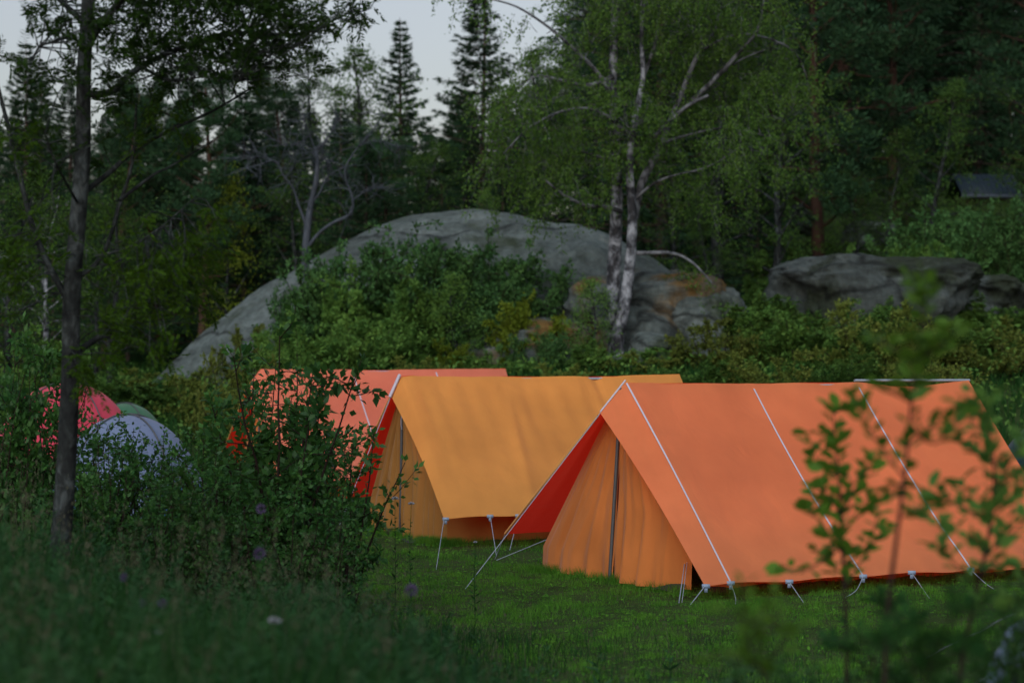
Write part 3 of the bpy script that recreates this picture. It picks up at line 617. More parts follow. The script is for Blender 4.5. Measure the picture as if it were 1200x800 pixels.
# ------------------------------------------------------------------ bushes
BG = 'bushes on the slope behind the tents'
for px, Y_, k, s, tp, lab in [
 (352, 47, 'juni', .95, 330, 'dark juniper on the left flank of the granite dome'),
 (385, 47, 'juni', 1.35, 296, 'tall dark juniper next right on the dome flank, below the bare tree'),
 (440, 47, 'juni', 1.5, 274, 'largest dark juniper in the middle of the dome face'),
 (500, 47, 'juni', 1.5, 272, 'big dark juniper exactly at the centre of the dome face'),
 (555, 47, 'juni', 1.5, 280, 'dark juniper right of centre on the dome face'),
 (605, 47.5, 'juni', 1.25, 292, 'rightmost dark juniper on the dome face'),
 (322, 45, 'bushB', .8, 388, 'green bush at the left foot of the dome'),
 (350, 43, 'bushA', 1.0, 369, 'green bush above the left end of the salmon tent ridge'),
 (410, 43, 'bushB', 1.1, 376, 'low green bush behind the middle of the salmon tent'),
 (465, 43.5, 'bushA', 0.95, 372, 'green bush behind the peak of the yellow tent'),
 (575, 43, 'bushA', 0.8, 413, 'bushy green clump just above the right end of the salmon tent'),
 (610, 45, 'bushL', 0.9, 345, 'olive bush between dark junipers and the mossy ledge'),
 (640, 44, 'juni', 0.75, 386, 'small dark juniper above the middle of the yellow tent'),
 (695, 43, 'bushA', 0.75, 399, 'green bush left of the foot of the birch'),
 (765, 43, 'bushH', 1.05, 411, 'yellowish low bush right of the foot of the birch'),
 (805, 43, 'bushB', 0.95, 408, 'low green bush above the near peak of the front tent'),
 (850, 43, 'bushH', 1.15, 374, 'olive heath bush behind the ridge of the front tent, left part'),
 (895, 44, 'bushA', 1.3, 348, 'full green bush below the left end of the rugged outcrop'),
 (940, 43, 'bushB', 1.35, 361, 'broad green bush behind the middle of the front tent ridge'),
 (985, 44, 'bushA', 1.3, 356, 'green bush directly below the rugged outcrop'),
 (1025, 42, 'bushH', 1.25, 354, 'olive bush behind the grey ridge pole of the front tent'),
 (1075, 43, 'bushB', 1.25, 361, 'green bush behind the top of the tallest near sapling'),
 (1120, 45, 'bushH', 1.35, 371, 'dry olive bush right of the small mossy boulder'),
 (1170, 42, 'bushH', 1.45, 386, 'dry yellowish bush above the blue dome tent'),
 (1205, 44, 'bushA', 1.35, 366, 'dark green bush cut by the right edge above the blue dome tent'),
 (870, 49, 'bushA', 1.3, 340, 'dark bush between the birch rocks and the rugged outcrop'),
 (1150, 50, 'bushA', 1.2, 345, 'dark bush on the low brownish shelf'),
 (1060, 53.5, 'bushB', 1.1, 285, 'bright green bush on top of the rugged outcrop'),
 (990, 54, 'bushA', 1.1, 292, 'green bush behind the top of the rugged outcrop'),
 (1100, 56, 'juni', 1.4, 240, 'light green bush in front of the hut, left side'),
 (1150, 58, 'juni', 1.4, 243, 'green bush directly below the hut roof'),
 (1195, 56, 'juni', 1.4, 226, 'green bush at the right edge below the hut'),
 (930, 55, 'bushA', 1.3, 285, 'dark bush beside the pine trunk over the outcrop'),
 (190, 44, 'bushH', 1.1, 432, 'yellowish bush at the left tip of the granite dome'),
 (235, 40, 'bushH', 0.9, 440, 'dry olive bush between the dome tents and the salmon tent'),
 (275, 38, 'bushH', 0.8, 418, 'olive bush right behind the door end of the salmon tent'),
 (130, 40, 'bushA', 1.2, 445, 'dark green bush above the pink dome tent'),
 (75, 39, 'bushB', 1.1, 400, 'dark green bush left of the rowan trunk, far behind'),
 (20, 37, 'bushA', 1.3, 390, 'dark green bush at the left edge behind the near shrubs'),
 (530, 44.5, 'bushL', 0.6, 398, 'small yellow-green bush above the ridge of the yellow tent'),
 (485, 41, 'bushH', 0.6, 418, 'little yellowish bush just over the yellow tent peak'),
 (655, 41, 'bushH', 0.6, 426, 'little olive bush left of the birch behind the yellow tent'),
 (1030, 60, 'bushA', 1.6, 268, 'dark bush round the pale boulder in the wood'),
 (830, 46, 'bushL', 0.7, 385, 'small yellow-green bush at the right end of the birch rocks'),
 (915, 47.5, 'bushB', 1.0, 350, 'green bush covering the lower left of the rugged outcrop'),
 (1040, 47.5, 'bushA', 1.0, 352, 'green bush hiding the foot of the rugged outcrop, right of centre'),
 (960, 47, 'bushH', .9, 372, 'olive bush hiding the foot of the rugged outcrop, left of centre'),
 (1000, 40, 'bushA', .9, 408, 'low green bush right above the ridge of the front tent'),
 (905, 40, 'bushH', .9, 412, 'low olive bush right above the middle of the front tent ridge'),
 (825, 40, 'bushA', .8, 418, 'low bush just above the right end of the yellow tent ridge'),
 (1095, 40, 'bushH', .9, 412, 'low olive bush over the far end of the front tent ridge'),
 (415, 46, 'bushA', 1.1, 312, 'lighter green bush among the dark junipers, left of the dome centre'),
 (470, 45.6, 'bushA', 1.1, 318, 'lighter green bush among the dark junipers, at the dome centre'),
 (300, 45.5, 'bushH', .8, 382, 'olive bush low on the left flank of the dome'),
 (580, 45.8, 'juni', 1.0, 325, 'dark juniper in front of the rightmost ones, over the mossy ledge'),
]:
    plant(k, px, Y_, lab, 'bush', BG, top=tp, wide=s)
plant('greenT', 540, 45.3, 'small round green tree with a thin stem in front of the dark junipers', 'tree', None, .55)
plant('greenT', 690, 44.3, 'slender bright green sapling close left of the birch trunks', 'tree', None, .52)
plant('greenT', 565, 51.5, 'young green tree on the crest of the granite dome', 'tree', None, .3, dz=1.9)

NG = 'leafy shrubs in front of the tents at the left'
for px, Y_, k, tp, s, lab in [
 (326, 19.5, 'hazM', 366, None, 'tallest leafy shrub with upright shoots, left of the yellow tent'),
 (300, 20.5, 'hazM', 415, None, 'dense shrub hiding the door of the salmon tent'),
 (378, 20.2, 'hazN', 440, None, 'loose shrub whose twigs stand in front of the salmon roof'),
 (402, 20.8, 'hazN', 520, None, 'thin shrub touching the red left flap of the yellow tent'),
 (255, 19, 'hazM', 515, None, 'dense dark shrub below the red tent flap'),
 (215, 20, 'hazM', 535, None, 'dark shrub in front of the pale dome tent, right half'),
 (165, 20.5, 'hazM', 525, None, 'dark shrub in front of the pale dome tent, left half'),
 (125, 19, 'hazM', 488, None, 'dark shrub just right of the rowan trunk'),
 (40, 21, 'hazM', 415, None, 'dark shrub just left of the rowan trunk'),
 (5, 19.5, 'hazA', 380, 0.8, 'tall dark shrub at the left edge of the picture'),
 (90, 24, 'hazN', 488, None, 'shrub close behind the rowan trunk, under the pink dome tent'),
 (-30, 21, 'hazB', 370, 0.9, 'dark shrub beyond the left edge'),
 (345, 18.4, 'hazM', 560, None, 'low shrub at the foot of the salmon roof, among tall grass'),
 (190, 17.6, 'hazM', 560, None, 'low dark shrub among the tall grass right of the rowan foot'),
 (396, 18.6, 'hazN', 572, None, 'knee-high shrub at the lower left of the yellow tent door'),
 (325, 24, 'hazM', 410, None, 'shrub growing close beside the salmon tent roof'),
 (90, 21, 'hazN', 498, None, 'dark shrub right behind the rowan trunk, below the pink dome tent'),
 (240, 22, 'hazN', 505, None, 'loose shrub between the pale dome tent and the salmon tent'),
 (285, 17.4, 'hazM', 585, None, 'low dark shrub at the foot of the tallest shrub'),
 (145, 17.2, 'hazM', 590, None, 'low dark shrub standing in the grass right of the rowan foot'),
 (240, 17.5, 'hazN', 575, None, 'loose low shrub in the tall grass between two dense ones'),
 (340, 20.6, 'hazN', 430, None, 'open upright shrub between the tallest one and the salmon roof'),
 (205, 18.6, 'hazM', 545, None, 'dark shrub in front of the loose one, centre of the left group'),
 (60, 18.5, 'hazM', 560, None, 'dark shrub at the foot of the rowan trunk, left side'),
 (350, 19, 'hazM', 535, None, 'dense shrub at the lower left corner of the yellow tent flap'),
 (116, 20.4, 'hazM', 482, None, 'shrub hiding the left half of the pale dome tent'),
 (186, 21, 'hazN', 505, None, 'open shrub in front of the right half of the pale dome tent'),
 (238, 20.6, 'hazM', 498, None, 'shrub in the gap between the pale dome tent and the tallest shrub'),
 (155, 20.8, 'hazN', 500, None, 'open shrub in front of the middle of the pale dome tent'),
 (134, 21.5, 'hazM', 500, None, 'dense shrub low in front of the pale dome tent, left of its middle'),
 (212, 21.4, 'hazM', 520, None, 'dense shrub low in front of the right end of the pale dome tent'),
]:
    plant(k, px, Y_, lab, 'shrub', NG, top=tp, wide=s)

# ------------------------------------------------------------------ hut
def make_hut():
    x, y, z = PX(1152, 250, 72); e = empty('hut', (x, y, z), R(8), .74, label='small hut with a blue-grey sloping roof half hidden in the trees at the right', cat='hut')
    M['hutwall'] = mat('hut_wood', (.05, .035, .025), .9); M['hutroof'] = mat('hut_roof', (.014, .028, .040), .6, .3); M['fascia'] = mat('hut_fascia', (.07, .09, .115), .7)
    b = MB(); b.box((0, 0, -.6), (1.9, 1.6, 2.5)); b.build('wall', M['hutwall'], e)
    b = MB(); b.box((0, -.82, -.55), (.8, .05, 1.7)); b.build('door', M['sprucebark'], e)
    b = MB(); A = [(-1.25, -1.1, .65), (1.25, -1.1, .65), (1.25, .0, 1.5), (-1.25, .0, 1.5), (1.25, 1.1, .65), (-1.25, 1.1, .65)]
    A2 = [(p[0], p[1], p[2]+.07) for p in A]; b.add(A+A2, [(0, 1, 2, 3), (3, 2, 4, 5), (6, 9, 8, 7), (9, 11, 10, 8), (0, 6, 7, 1), (4, 10, 11, 5), (0, 3, 9, 6), (1, 7, 8, 2), (3, 5, 11, 9), (2, 8, 10, 4)])
    for i in range(12): xx = -1.15+i*.209; b.tube([(xx, -1.09, .735), (xx, 0, 1.585)], .018, 4)
    b.build('roof', M['hutroof'], e)
    b = MB(); b.box((0, -1.14, .62), (2.56, .04, .14)); b.build('fascia', M['fascia'], e)
make_hut()

# ------------------------------------------------------------------ ridge tents
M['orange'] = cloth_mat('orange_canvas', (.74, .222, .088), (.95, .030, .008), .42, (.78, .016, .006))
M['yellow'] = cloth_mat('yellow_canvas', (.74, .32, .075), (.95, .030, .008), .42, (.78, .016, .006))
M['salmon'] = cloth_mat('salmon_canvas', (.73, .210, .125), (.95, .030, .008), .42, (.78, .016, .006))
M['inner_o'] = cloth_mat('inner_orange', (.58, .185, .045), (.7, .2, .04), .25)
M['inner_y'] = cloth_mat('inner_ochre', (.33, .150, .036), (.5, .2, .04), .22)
M['mud'] = mat('dark_mud_flap', (.02, .02, .024), .6)
def make_tent(label, x0, y0, U, L, zR, vR, zER, vL, zEL, bk, zB, fly, inner, tapes, seed, door=(-1.45, 1.12), inner_v=1.25, polex=(-.1, .0), eavebump=.012, droop_from=None):
    rs = np.random.RandomState(seed); U = unit(np.array(U)); Vn = np.array((U[1], -U[0]))
    e = empty('ridge_tent', (x0, y0, h(x0, y0)), label=label, cat='tent', group='scout ridge tents with flysheets')
    g0 = 0.0
    def T(u, v, z): return np.array((U[0]*u+Vn[0]*v, U[1]*u+Vn[1]*v, z-h(x0, y0)))
    def ridge(u):
        z = zR-.02*math.sin(math.pi*max(u, 0)/L)
        if u < 0: z = zR-(zR-zB)*(abs(u)/bk)
        if droop_from and u > droop_from: z -= .05*math.sin(math.pi*(u-droop_from)/(L-droop_from))
        return z
    def eave(u, v, ze):
        sc_ = abs(math.sin(math.pi*(u+bk)/(L+bk)*5))**1.5; return T(u, v*(1-.012*sc_), ze+eavebump*sc_)
    def fp(u, s, side):
        v, ze = (vR, zER) if side > 0 else (-vL, zEL)
        uu = u
        if u < .5: uu = u+(.035 if side > 0 else .0)*math.sin(math.pi*s)*(1-(u+bk)/(.5+bk))
        if u > L-.4: uu = u-.05*math.sin(math.pi*s)*(u-L+.4)/.4
        a = T(uu, 0, ridge(u)); b = eave(u, v, ze); b = b+(T(uu, 0, 0)-T(u, 0, 0)); p = a*(1-s)+b*s
        n = T(0, zR-ze, 0)-T(0, 0, 0); nrm = unit(np.array((Vn[0]*side*(zR-ze), Vn[1]*side*(zR-ze), abs(v))))
        sag = -.05*math.sin(math.pi*s)*math.sin(math.pi*min(1, max(0, (u+bk)/(L+bk))))
        wr = .012*fbm((uu*1.3+seed, s*.7, side), 1.2, 3)
        ten = .018*math.sin((uu*3.2-s*4.5)*3+seed)*math.exp(-((s-1)**2)*6)*math.exp(-((u-L*.8)**2)/.6)
        ten *= min(1, s*6)
        if side > 0 and seed == 2:
            uc = 1.30-.33*s; qq = min(1, max(0, (u-uc)/(L-uc))); ten += -.035*math.exp(-((u-(2.45+s*.15))/.05)**2)*math.exp(-s*2.5)+.014*math.sin(u*24+.6*math.sin(u*5))*math.exp(-s*3)*min(1, s*5) - .10*math.sin(math.pi*qq)*(.4+.6*s)*(1 if u > uc else 0)*min(1, s*5) + .02*math.exp(-((u-uc)/.06)**2)*min(1, s*5)
        ten += .012*math.sin((u+bk)*30)*math.exp(-((u+bk)/.28)**2)*(1-s)
        return p+nrm*(sag+wr+ten)
    for side in (1, -1):
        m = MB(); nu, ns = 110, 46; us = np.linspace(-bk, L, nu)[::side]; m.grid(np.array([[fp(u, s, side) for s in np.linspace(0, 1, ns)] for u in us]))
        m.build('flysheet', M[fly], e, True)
    hm = MB(); hm.tube([fp(-bk, s, -1)+np.array((0, 0, .004)) for s in np.linspace(0.02, 1, 30)], .012, 5); hm.build('hem', M['hemc'], e, True)
    for u in tapes:                                               # sewn white tapes run down the near roof
        m = MB(); off = unit(np.array((Vn[0]*(zR-zER), Vn[1]*(zR-zER), vR)))*.006; w_ = .009
        A = []; 
        for s in np.linspace(.005 if u == 0 else .03, .995, 44): A.append([fp(u-w_, s, 1)+off, fp(u+w_, s, 1)+off])
        m.grid(np.array(A)); m.build('tape', M['tape'], e, True)
    m = MB(); m.tube([T(.0, 0, zR-.045), T((droop_from or L)-.02, 0, zR-.045)], .015, 8)
    if droop_from: m.tube([T(droop_from-.04, 0, zR+.002), T(L+.02, 0, zR-.006)], .014, 8)
    m.build('ridge_pole', M['alu'], e, True)
    pu0, pu1 = polex
    m = MB(); m.tube([T(pu0, -.03, 0), T(pu1, 0, zR-.05)], .017, 8); m.build('pole', M['darkpole'], e, True)
    m = MB(); m.tube([T(L-.05, 0, 0), T(L-.05, 0, zR-.05)], .017, 8); m.build('pole', M['darkpole'], e, True)
    # inner tent: roof, low walls, draped door panels and back wall
    zi = zR-.17; wz = .42
    m = MB()
    for side in (1, -1):
        Gd = []
        for u in np.linspace(.12, L-.1, 60):
            row = []
            for s in np.linspace(0, 1, 26):
                if s < .6: q = s/.6; v = inner_v*q; z = zi-.03+(wz-zi)*q-.05*math.sin(math.pi*q)
                else: q = (s-.6)/.4; v = inner_v+.04*q; z = wz*(1-q)+.015*q
                row.append(T(u, side*(v+.012*math.sin(u*14+s*3)*(s > .5)), z))
            Gd.append(row)
        m.grid(np.array(Gd))
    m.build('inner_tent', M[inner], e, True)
    vl, vr = door
    for side, vb, nf in ((-1, vl, 5.5), (1, vr, 7)):
        m = MB(); Gd = []
        for i, q in enumerate(np.linspace(0, 1, 70)):            # q across from pole to corner
            row = []
            for s in np.linspace(0, 1, 40):                      # s down
                z = (zi-.06)*(1-s)*(1-.0*q)+.02+.03*math.sin(q*9)*s*(1-s)
                pu = pu0+(pu1-pu0)*(1-s)-.025
                vf, zf = (vR, zER) if side > 0 else (vL, zEL)
                edge = side*min(abs(vb), (.90 if side > 0 else .72)*vf*(zR-z)/(zR-zf))
                v = edge*q
                ph_ = q*(1.15-.15*s); cr_ = 0
                for k_, (f0, w0, a0) in enumerate(((.13, .05, .8), (.27, .04, -.9), (.40, .06, 1.), (.55, .045, -.7), (.70, .06, .9), (.86, .05, -.8))):
                    c0 = f0+.05*math.sin(seed*3+k_*2+side)+.06*(s-.5)*math.sin(k_*1.7+seed); cr_ += a0*math.exp(-((q-c0)/(w0*(.6+.6*s)))**2)
                fold = ((.13 if seed == 2 else .085)*s**.7*(1-.55*s)*cr_*(1-.3*q)+.03*fbm((q*5, s*1.5+seed, side*3), 1.3, 3)+(.030 if seed == 2 else .003)*math.sin(q*52+4*math.sin(q*7+side)+s*2)*s**.4)*(1-q**5)
                bul = -.12*math.sin(math.pi*q*.9)*s+(.08*q*s)
                row.append(T(pu+.045+bul+fold+(.12*q**3 if side > 0 else 0), v, z))
            Gd.append(row)
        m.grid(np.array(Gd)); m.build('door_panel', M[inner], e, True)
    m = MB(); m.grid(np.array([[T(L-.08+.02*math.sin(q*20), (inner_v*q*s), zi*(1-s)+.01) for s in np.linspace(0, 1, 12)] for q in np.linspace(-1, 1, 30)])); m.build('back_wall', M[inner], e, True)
    m = MB(); m.grid(np.array([[T(u, inner_v+.04+.05*s, .0+.05*(1-s)-.0+.01*math.sin(u*11)) for s in np.linspace(0, 1, 4)] for u in np.linspace(.1, L-.1, 40)]))
    m.build('mud_flap', M['mud'], e, True)
    m = MB(); m.grid(np.array([[T(pu0+(.03 if seed == 2 else .16)-.13*s-.06*math.sin(math.pi*abs(q)*.9), (vr if q > 0 else -vl)*q*.98, .07*(1-s)+.005+.008*math.sin(q*17)) for s in np.linspace(0, 1, 4)] for q in np.linspace(-1, 1, 40)]))
    m.build('mud_flap', M['mud'], e, True)
    return e, T, fp
def rope(e, pts, r=.006, mat_='rope', name='guy_rope', sag=.0):
    P = spl(pts, 6) if len(pts) > 2 else np.array([np.array(pts[0])*(1-t)+np.array(pts[1])*t for t in np.linspace(0, 1, 8)])
    if sag: P[:, 2] -= sag*np.sin(np.linspace(0, math.pi, len(P)))
    m = MB(); m.tube(P-np.array(e.location), r*.75, 5); return m.build(name, M[mat_], e, True)
def tabb(e, c):
    c = np.array(c)-np.array(e.location); m = MB(); m.box(c, (.07, .03, .035)); m.box(c+np.array((0, -.004, -.03)), (.03, .02, .05)); m.build('rope_tab', M['tab'], e)
def W(e, p): return np.array(e.location)+p
M['hemc'] = mat('pale_orange_hem', (.62, .28, .09), .8)

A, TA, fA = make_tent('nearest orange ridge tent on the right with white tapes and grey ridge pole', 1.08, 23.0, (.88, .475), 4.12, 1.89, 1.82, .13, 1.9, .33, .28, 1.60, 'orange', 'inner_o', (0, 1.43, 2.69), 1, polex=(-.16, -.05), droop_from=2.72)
rope(A, [W(A, fA(0, 0, -1))+(0, 0, .02), W(A, fA(-.28, 0, 1))+(0, 0, .012)], .012, 'tape', 'ridge_tape')
rope(A, [W(A, fA(-.28, 0, 1)), PX(545, 690, 22.25)], .0055)
rope(A, [W(A, fA(-.28, 1, 1)), PX(795, 726, 20.6)], .006)
rope(A, [PX(803, 655, 22.2), PX(793, 724, 20.6)], .006)
rope(A, [PX(806, 652, 22.2), PX(797, 722, 20.7)], .004)
rope(A, [W(A, fA(-.28, 1, -1)), PX(580, 655, 24.9)], .005)
rope(A, [PX(645, 630, 24.3), PX(582, 656, 24.7)], .007, 'peggreen') if 'peggreen' in M else rope(A, [PX(645, 630, 24.3), PX(582, 656, 24.7)], .006)
rope(A, [PX(666, 598, 24.3), PX(655, 625, 24.2), PX(643, 645, 24)], .006)
for u, ex, ey in ((0, 862, 708), (.62, 942, 706), (1.43, 990, 700), (2.0, 1090, 702), (2.69, 1165, 690)):
    pz = W(A, fA(u, 1, 1)); tabb(A, pz); q = PX(ex, ey, 0); Yg = CH*F/(ey-HY)
    q = PX(ex, ey, Yg) if u != 1.43 else PX(990, 700, Yg)
    rope(A, [pz, (pz+q)/2+np.array((.02, 0, -.03)), q], .005)
tabb(A, W(A, fA(-.27, 1, 1)))
rope(A, [W(A, fA(4.1, 0, 1)), G(1225, 26.0)], .005)

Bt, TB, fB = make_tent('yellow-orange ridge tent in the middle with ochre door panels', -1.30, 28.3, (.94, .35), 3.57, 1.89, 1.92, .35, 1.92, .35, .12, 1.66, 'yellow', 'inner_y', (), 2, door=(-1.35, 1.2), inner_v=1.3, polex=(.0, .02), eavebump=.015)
rope(Bt, [W(Bt, fB(0, 0, 1))+(-.01, -.02, .02), W(Bt, fB(-.12, .01, 1))+(-.02, -.03, 0)], .026, 'tape', 'peak_strap')
rope(Bt, [W(Bt, fB(-.12, 0, 1)), PX(388, 640, 27.2)], .006)
rope(Bt, [PX(474, 475, 28.2), PX(470, 492, 28.2), PX(471, 503, 28.2)], .007)
rope(Bt, [W(Bt, fB(-.12, 1, 1)), PX(511, 668, 24.2)], .0055)
rope(Bt, [W(Bt, fB(.42, 1, 1)), PX(582, 652, 25.7)], .005)
rope(Bt, [W(Bt, fB(.75, 1, 1)), PX(597, 646, 26.3)], .005)
for u in (-.1, .42, .75): tabb(Bt, W(Bt, fB(u, 1, 1)))
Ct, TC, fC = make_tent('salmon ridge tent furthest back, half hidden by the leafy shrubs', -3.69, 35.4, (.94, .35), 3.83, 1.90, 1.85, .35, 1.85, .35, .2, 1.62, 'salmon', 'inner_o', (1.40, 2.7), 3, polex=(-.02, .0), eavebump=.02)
rope(Ct, [W(Ct, fC(-.2, 1, 1)), G(330, 32.0)], .008)

# ------------------------------------------------------------------ dome tents
def dome_tent(label, px, Y_, rx, ry, ht, cols, band=None, poles='darkpole', rz=0, name='dome_tent', dz=0):
    x, y, z = G(px, Y_); e = empty(name, (x, y, z+dz), rz, label=label, cat='tent', group='small dome tents')
    def P(t, p):
        pw = math.sin(t)**.92; lob = 1-.05*abs(math.sin(2*p)); return np.array((rx*pw*lob*math.cos(p), ry*pw*lob*math.sin(p), ht*max(0, math.cos(t))**.95+.02))
    ph = np.linspace(0, 2*math.pi, 73)
    segs = len(cols); 
    for i, c in enumerate(cols):
        a, b = i*72//segs, (i+1)*72//segs
        m = MB(); m.grid(np.array([[P(t, p) for p in ph[a:b+1]] for t in np.linspace(.001, 1.12 if band else 1.5708, 24)])); m.build('canopy', c, e, True)
    if band:
        m = MB(); m.grid(np.array([[P(t, p)*np.array((1.004, 1.004, 1)) for p in ph] for t in np.linspace(1.12, 1.5708, 10)])); m.build('lower_band', band, e, True)
    for p0 in (.785, 2.356):
        m = MB(); m.tube([P(abs(t), p0 if t > 0 else p0+math.pi)*1.012 for t in np.linspace(-1.57, 1.57, 40) if abs(t) > .002], .010, 5); m.build('pole', M[poles], e, True)
    m = MB(); m.grid(np.array([[P(t, p)*1.008 for p in np.linspace(-2.0, -1.15, 10)] for t in np.linspace(.7, 1.5, 12)])); m.build('door', cols[-1], e, True)
    return e
pk = cloth_mat('pink_nylon', (.58, .06, .11), (.6, .05, .08), .3); pk2 = cloth_mat('pale_pink_nylon', (.66, .32, .32), (.6, .3, .3), .3)
wh = cloth_mat('pale_blue_nylon', (.17, .22, .36), (.3, .36, .5), .3); bl = cloth_mat('blue_nylon', (.05, .12, .32), (.05, .12, .3), .2)
gr = cloth_mat('green_nylon', (.05, .16, .09), (.05, .15, .08), .2); gp = cloth_mat('grey_green_nylon', (.22, .28, .30), (.2, .25, .25), .2)
db = cloth_mat('dark_teal_nylon', (.008, .028, .038), (.01, .03, .04), .15)
dome_tent('raspberry pink dome tent behind the rowan trunk', 78, 33, 1.0, .9, 1.27, [pk, pk2, pk, pk], dz=0)
dome_tent('pale blue-white dome tent with a dark blue lower band behind the shrubs', 150, 27, .92, .9, 1.40, [wh, wh, wh], bl)
dome_tent('small green dome tent with a grey top right of the pink one', 146, 36, .62, .7, .78, [gp, gr, gr, gr])
dome_tent('dark teal dome tent peeking out right of the front orange tent', 1243, 29, .90, .9, 1.36, [db, db, db, db])
def make_heap():
    b = np.array(G(1262, 13.0)); e = empty('tarpaulin', b, label='pale blue-grey tarpaulin heaped over something at the lower right corner of the picture', cat='tarpaulin')
    m = MB(); Gd = []
    for t in np.linspace(0, 1, 70):
        row = []
        for p in np.linspace(0, 2*math.pi, 120):
            r = .52*(t**.75)*(1+.12*math.sin(3*p+1)+.05*math.sin(7*p)); crease = .035*math.sin(9*p+3*math.sin(2*p))*t+.03*abs(fbm((math.cos(p)*2, math.sin(p)*2, t*3), 1.2, 4))
            z = .60*(1-t**2.3)+.05*math.sin(5*p+2)*t*(1-t)*3+crease*.7; row.append((math.cos(p)*(r+crease), math.sin(p)*(r+crease), max(z, .004+.01*math.sin(p*11))))
        Gd.append(row)
    m.grid(np.array(Gd)); m.build('cover', wh, e, True)
    c = MB(); c.tube([(.56*math.cos(p)*(1+.12*math.sin(3*p+1)), .56*math.sin(p)*(1+.12*math.sin(3*p+1)), .16+.02*math.sin(p*4)) for p in np.linspace(0, 2*math.pi, 60)], .008, 5); c.build('cord', M['rope'], e)
    rope(e, [PX(1195, 715, 13.2), PX(1085, 770, 14.6)], .005)
make_heap()

# ------------------------------------------------------------------ lawn, meadow, undergrowth (uncountable)
def ydens(n, x0, x1, y0, y1, rs, f=None):
    x = rs.uniform(x0, x1, n); y = rs.uniform(y0, y1, n)
    if f is not None: k = rs.uniform(0, 1, n) < f(x, y); x, y = x[k], y[k]
    return x, y
def blades(rs, x, y, hl, wd, lean=.5, segs=1):
    n = len(x); P = np.stack([x, y, H(x, y)-.005], 1); a = rs.uniform(0, 6.28, n); d = np.stack([np.cos(a), np.sin(a), np.zeros(n)], 1)
    hl = hl[:, None]; side = np.stack([-np.sin(a+rs.uniform(-1, 1, n)), np.cos(a), np.zeros(n)], 1)*wd; ln = d*rs.uniform(0, lean, n)[:, None]
    mid = P+hl*.55*np.array((0, 0, 1))+ln*hl*.35; tip = P+hl*np.array((0, 0, .95))+ln*hl
    return np.stack([P-side, P+side, mid+side*.8, mid-side*.8], 1), np.stack([mid-side*.8, mid+side*.8, tip], 1)
rs = np.random.RandomState(8)
def patch(x, y): return .5+.5*gnoise(x*2.3, y*2.9)
cl_ = lambda x, y: np.clip(.5+.5*np.sin(x*9.1+2.5*np.sin(y*5.3))*np.cos(y*7.7+2.2*np.sin(x*4.9)), 0, 1)
x, y = ydens(520000, -3.2, 6.6, 14.5, 30, rs, lambda x, y: (abs(x) < y*.23+.3)*np.where(y < 25, 1, .45)*(.35+.65*cl_(x, y)))
hl = rs.uniform(.015, .06, len(x))*(.35+1.0*patch(x*1.4, y*.9)**1.5)*(.5+1.5*cl_(x, y)**2); g = MB(); q, t = blades(rs, x, y, hl, .0028, 1.0); g.tris(np.stack([q[:, 0], q[:, 1], t[:, 2]], 1))
x, y = ydens(60000, -3.5, 6.6, 14.5, 30, rs, lambda x, y: patch(x*1.7+3, y)**2)      # clover and small weeds
P = np.stack([x, y, H(x, y)+rs.uniform(.01, .05, len(x))], 1); D = rs.normal(size=(len(x), 3))*np.array((1, 1, .25)); g.quads(leafq(rs, P, D, rs.uniform(.014, .045, len(x)), rs.uniform(.010, .028, len(x)), 2.0))
for tb, (v0, v1, u0, u1) in ((TA, (1.45, 1.45, -.1, 4.1)), (TA, (-1.45, 1.25, -.22, -.12)), (TB, (1.45, 1.45, -.1, 3.5)), (TB, (-1.4, 1.25, -.12, -.05)), (TB, (1.0, 1.5, -.1, .2))):
    n = 2600; k = rs.uniform(0, 1, n); o = {id(TA): A, id(TB): Bt}[id(tb)]
    Q = np.array([tb(u0+(u1-u0)*a+rs.normal()*.04, v0+(v1-v0)*a+rs.normal()*.05, 0) for a in k])+np.array(o.location)
    q, t = blades(rs, Q[:, 0], Q[:, 1], rs.uniform(.04, .13, n), .003, .9); g.tris(np.stack([q[:, 0], q[:, 1], t[:, 2]], 1))
g.build('lawn', M['lawn'], kind='stuff', label='short green grass and clover in front of the tents', cat='grass')
g = MB(); x, y = ydens(16000, -3.5, 6.6, 14.5, 28, rs, lambda x, y: patch(x*1.3+1, y*2.1+3)**2); q, t = blades(rs, x, y, rs.uniform(.02, .07, len(x)), .0025, 1.6); g.tris(np.stack([q[:, 0], q[:, 1], t[:, 2]], 1))
g.build('dry_grass', M['straw'], kind='stuff', label='withered grass blades and bits lying in the lawn', cat='grass')
# rough grass on the slope
g = MB(); x, y = ydens(160000, -16, 20, 29, 62, rs, lambda x, y: (abs(x) < y*.24+1)); q, t = blades(rs, x, y, rs.uniform(.1, .38, len(x)), .010, .8); g.quads(q); g.tris(t)
g.build('rough_grass', M['herb'], kind='stuff', label='rough dark grass and ground cover on the slope under the bushes', cat='grass')
g = MB(); x, y = ydens(90000, -16, 22, 36, 75, rs, lambda x, y: (abs(x) < y*.24+1)*patch(x*.6, y*.5)); P = np.stack([x, y, H(x, y)+rs.uniform(.05, .45, len(x))], 1)
g.quads(leafq(rs, P, rs.normal(size=(len(x), 3)), rs.uniform(.06, .12, len(x)), rs.uniform(.04, .08, len(x)), .8)); g.build('undergrowth', M['bush'], kind='stuff', label='low leafy undergrowth covering the wooded slope', cat='undergrowth')
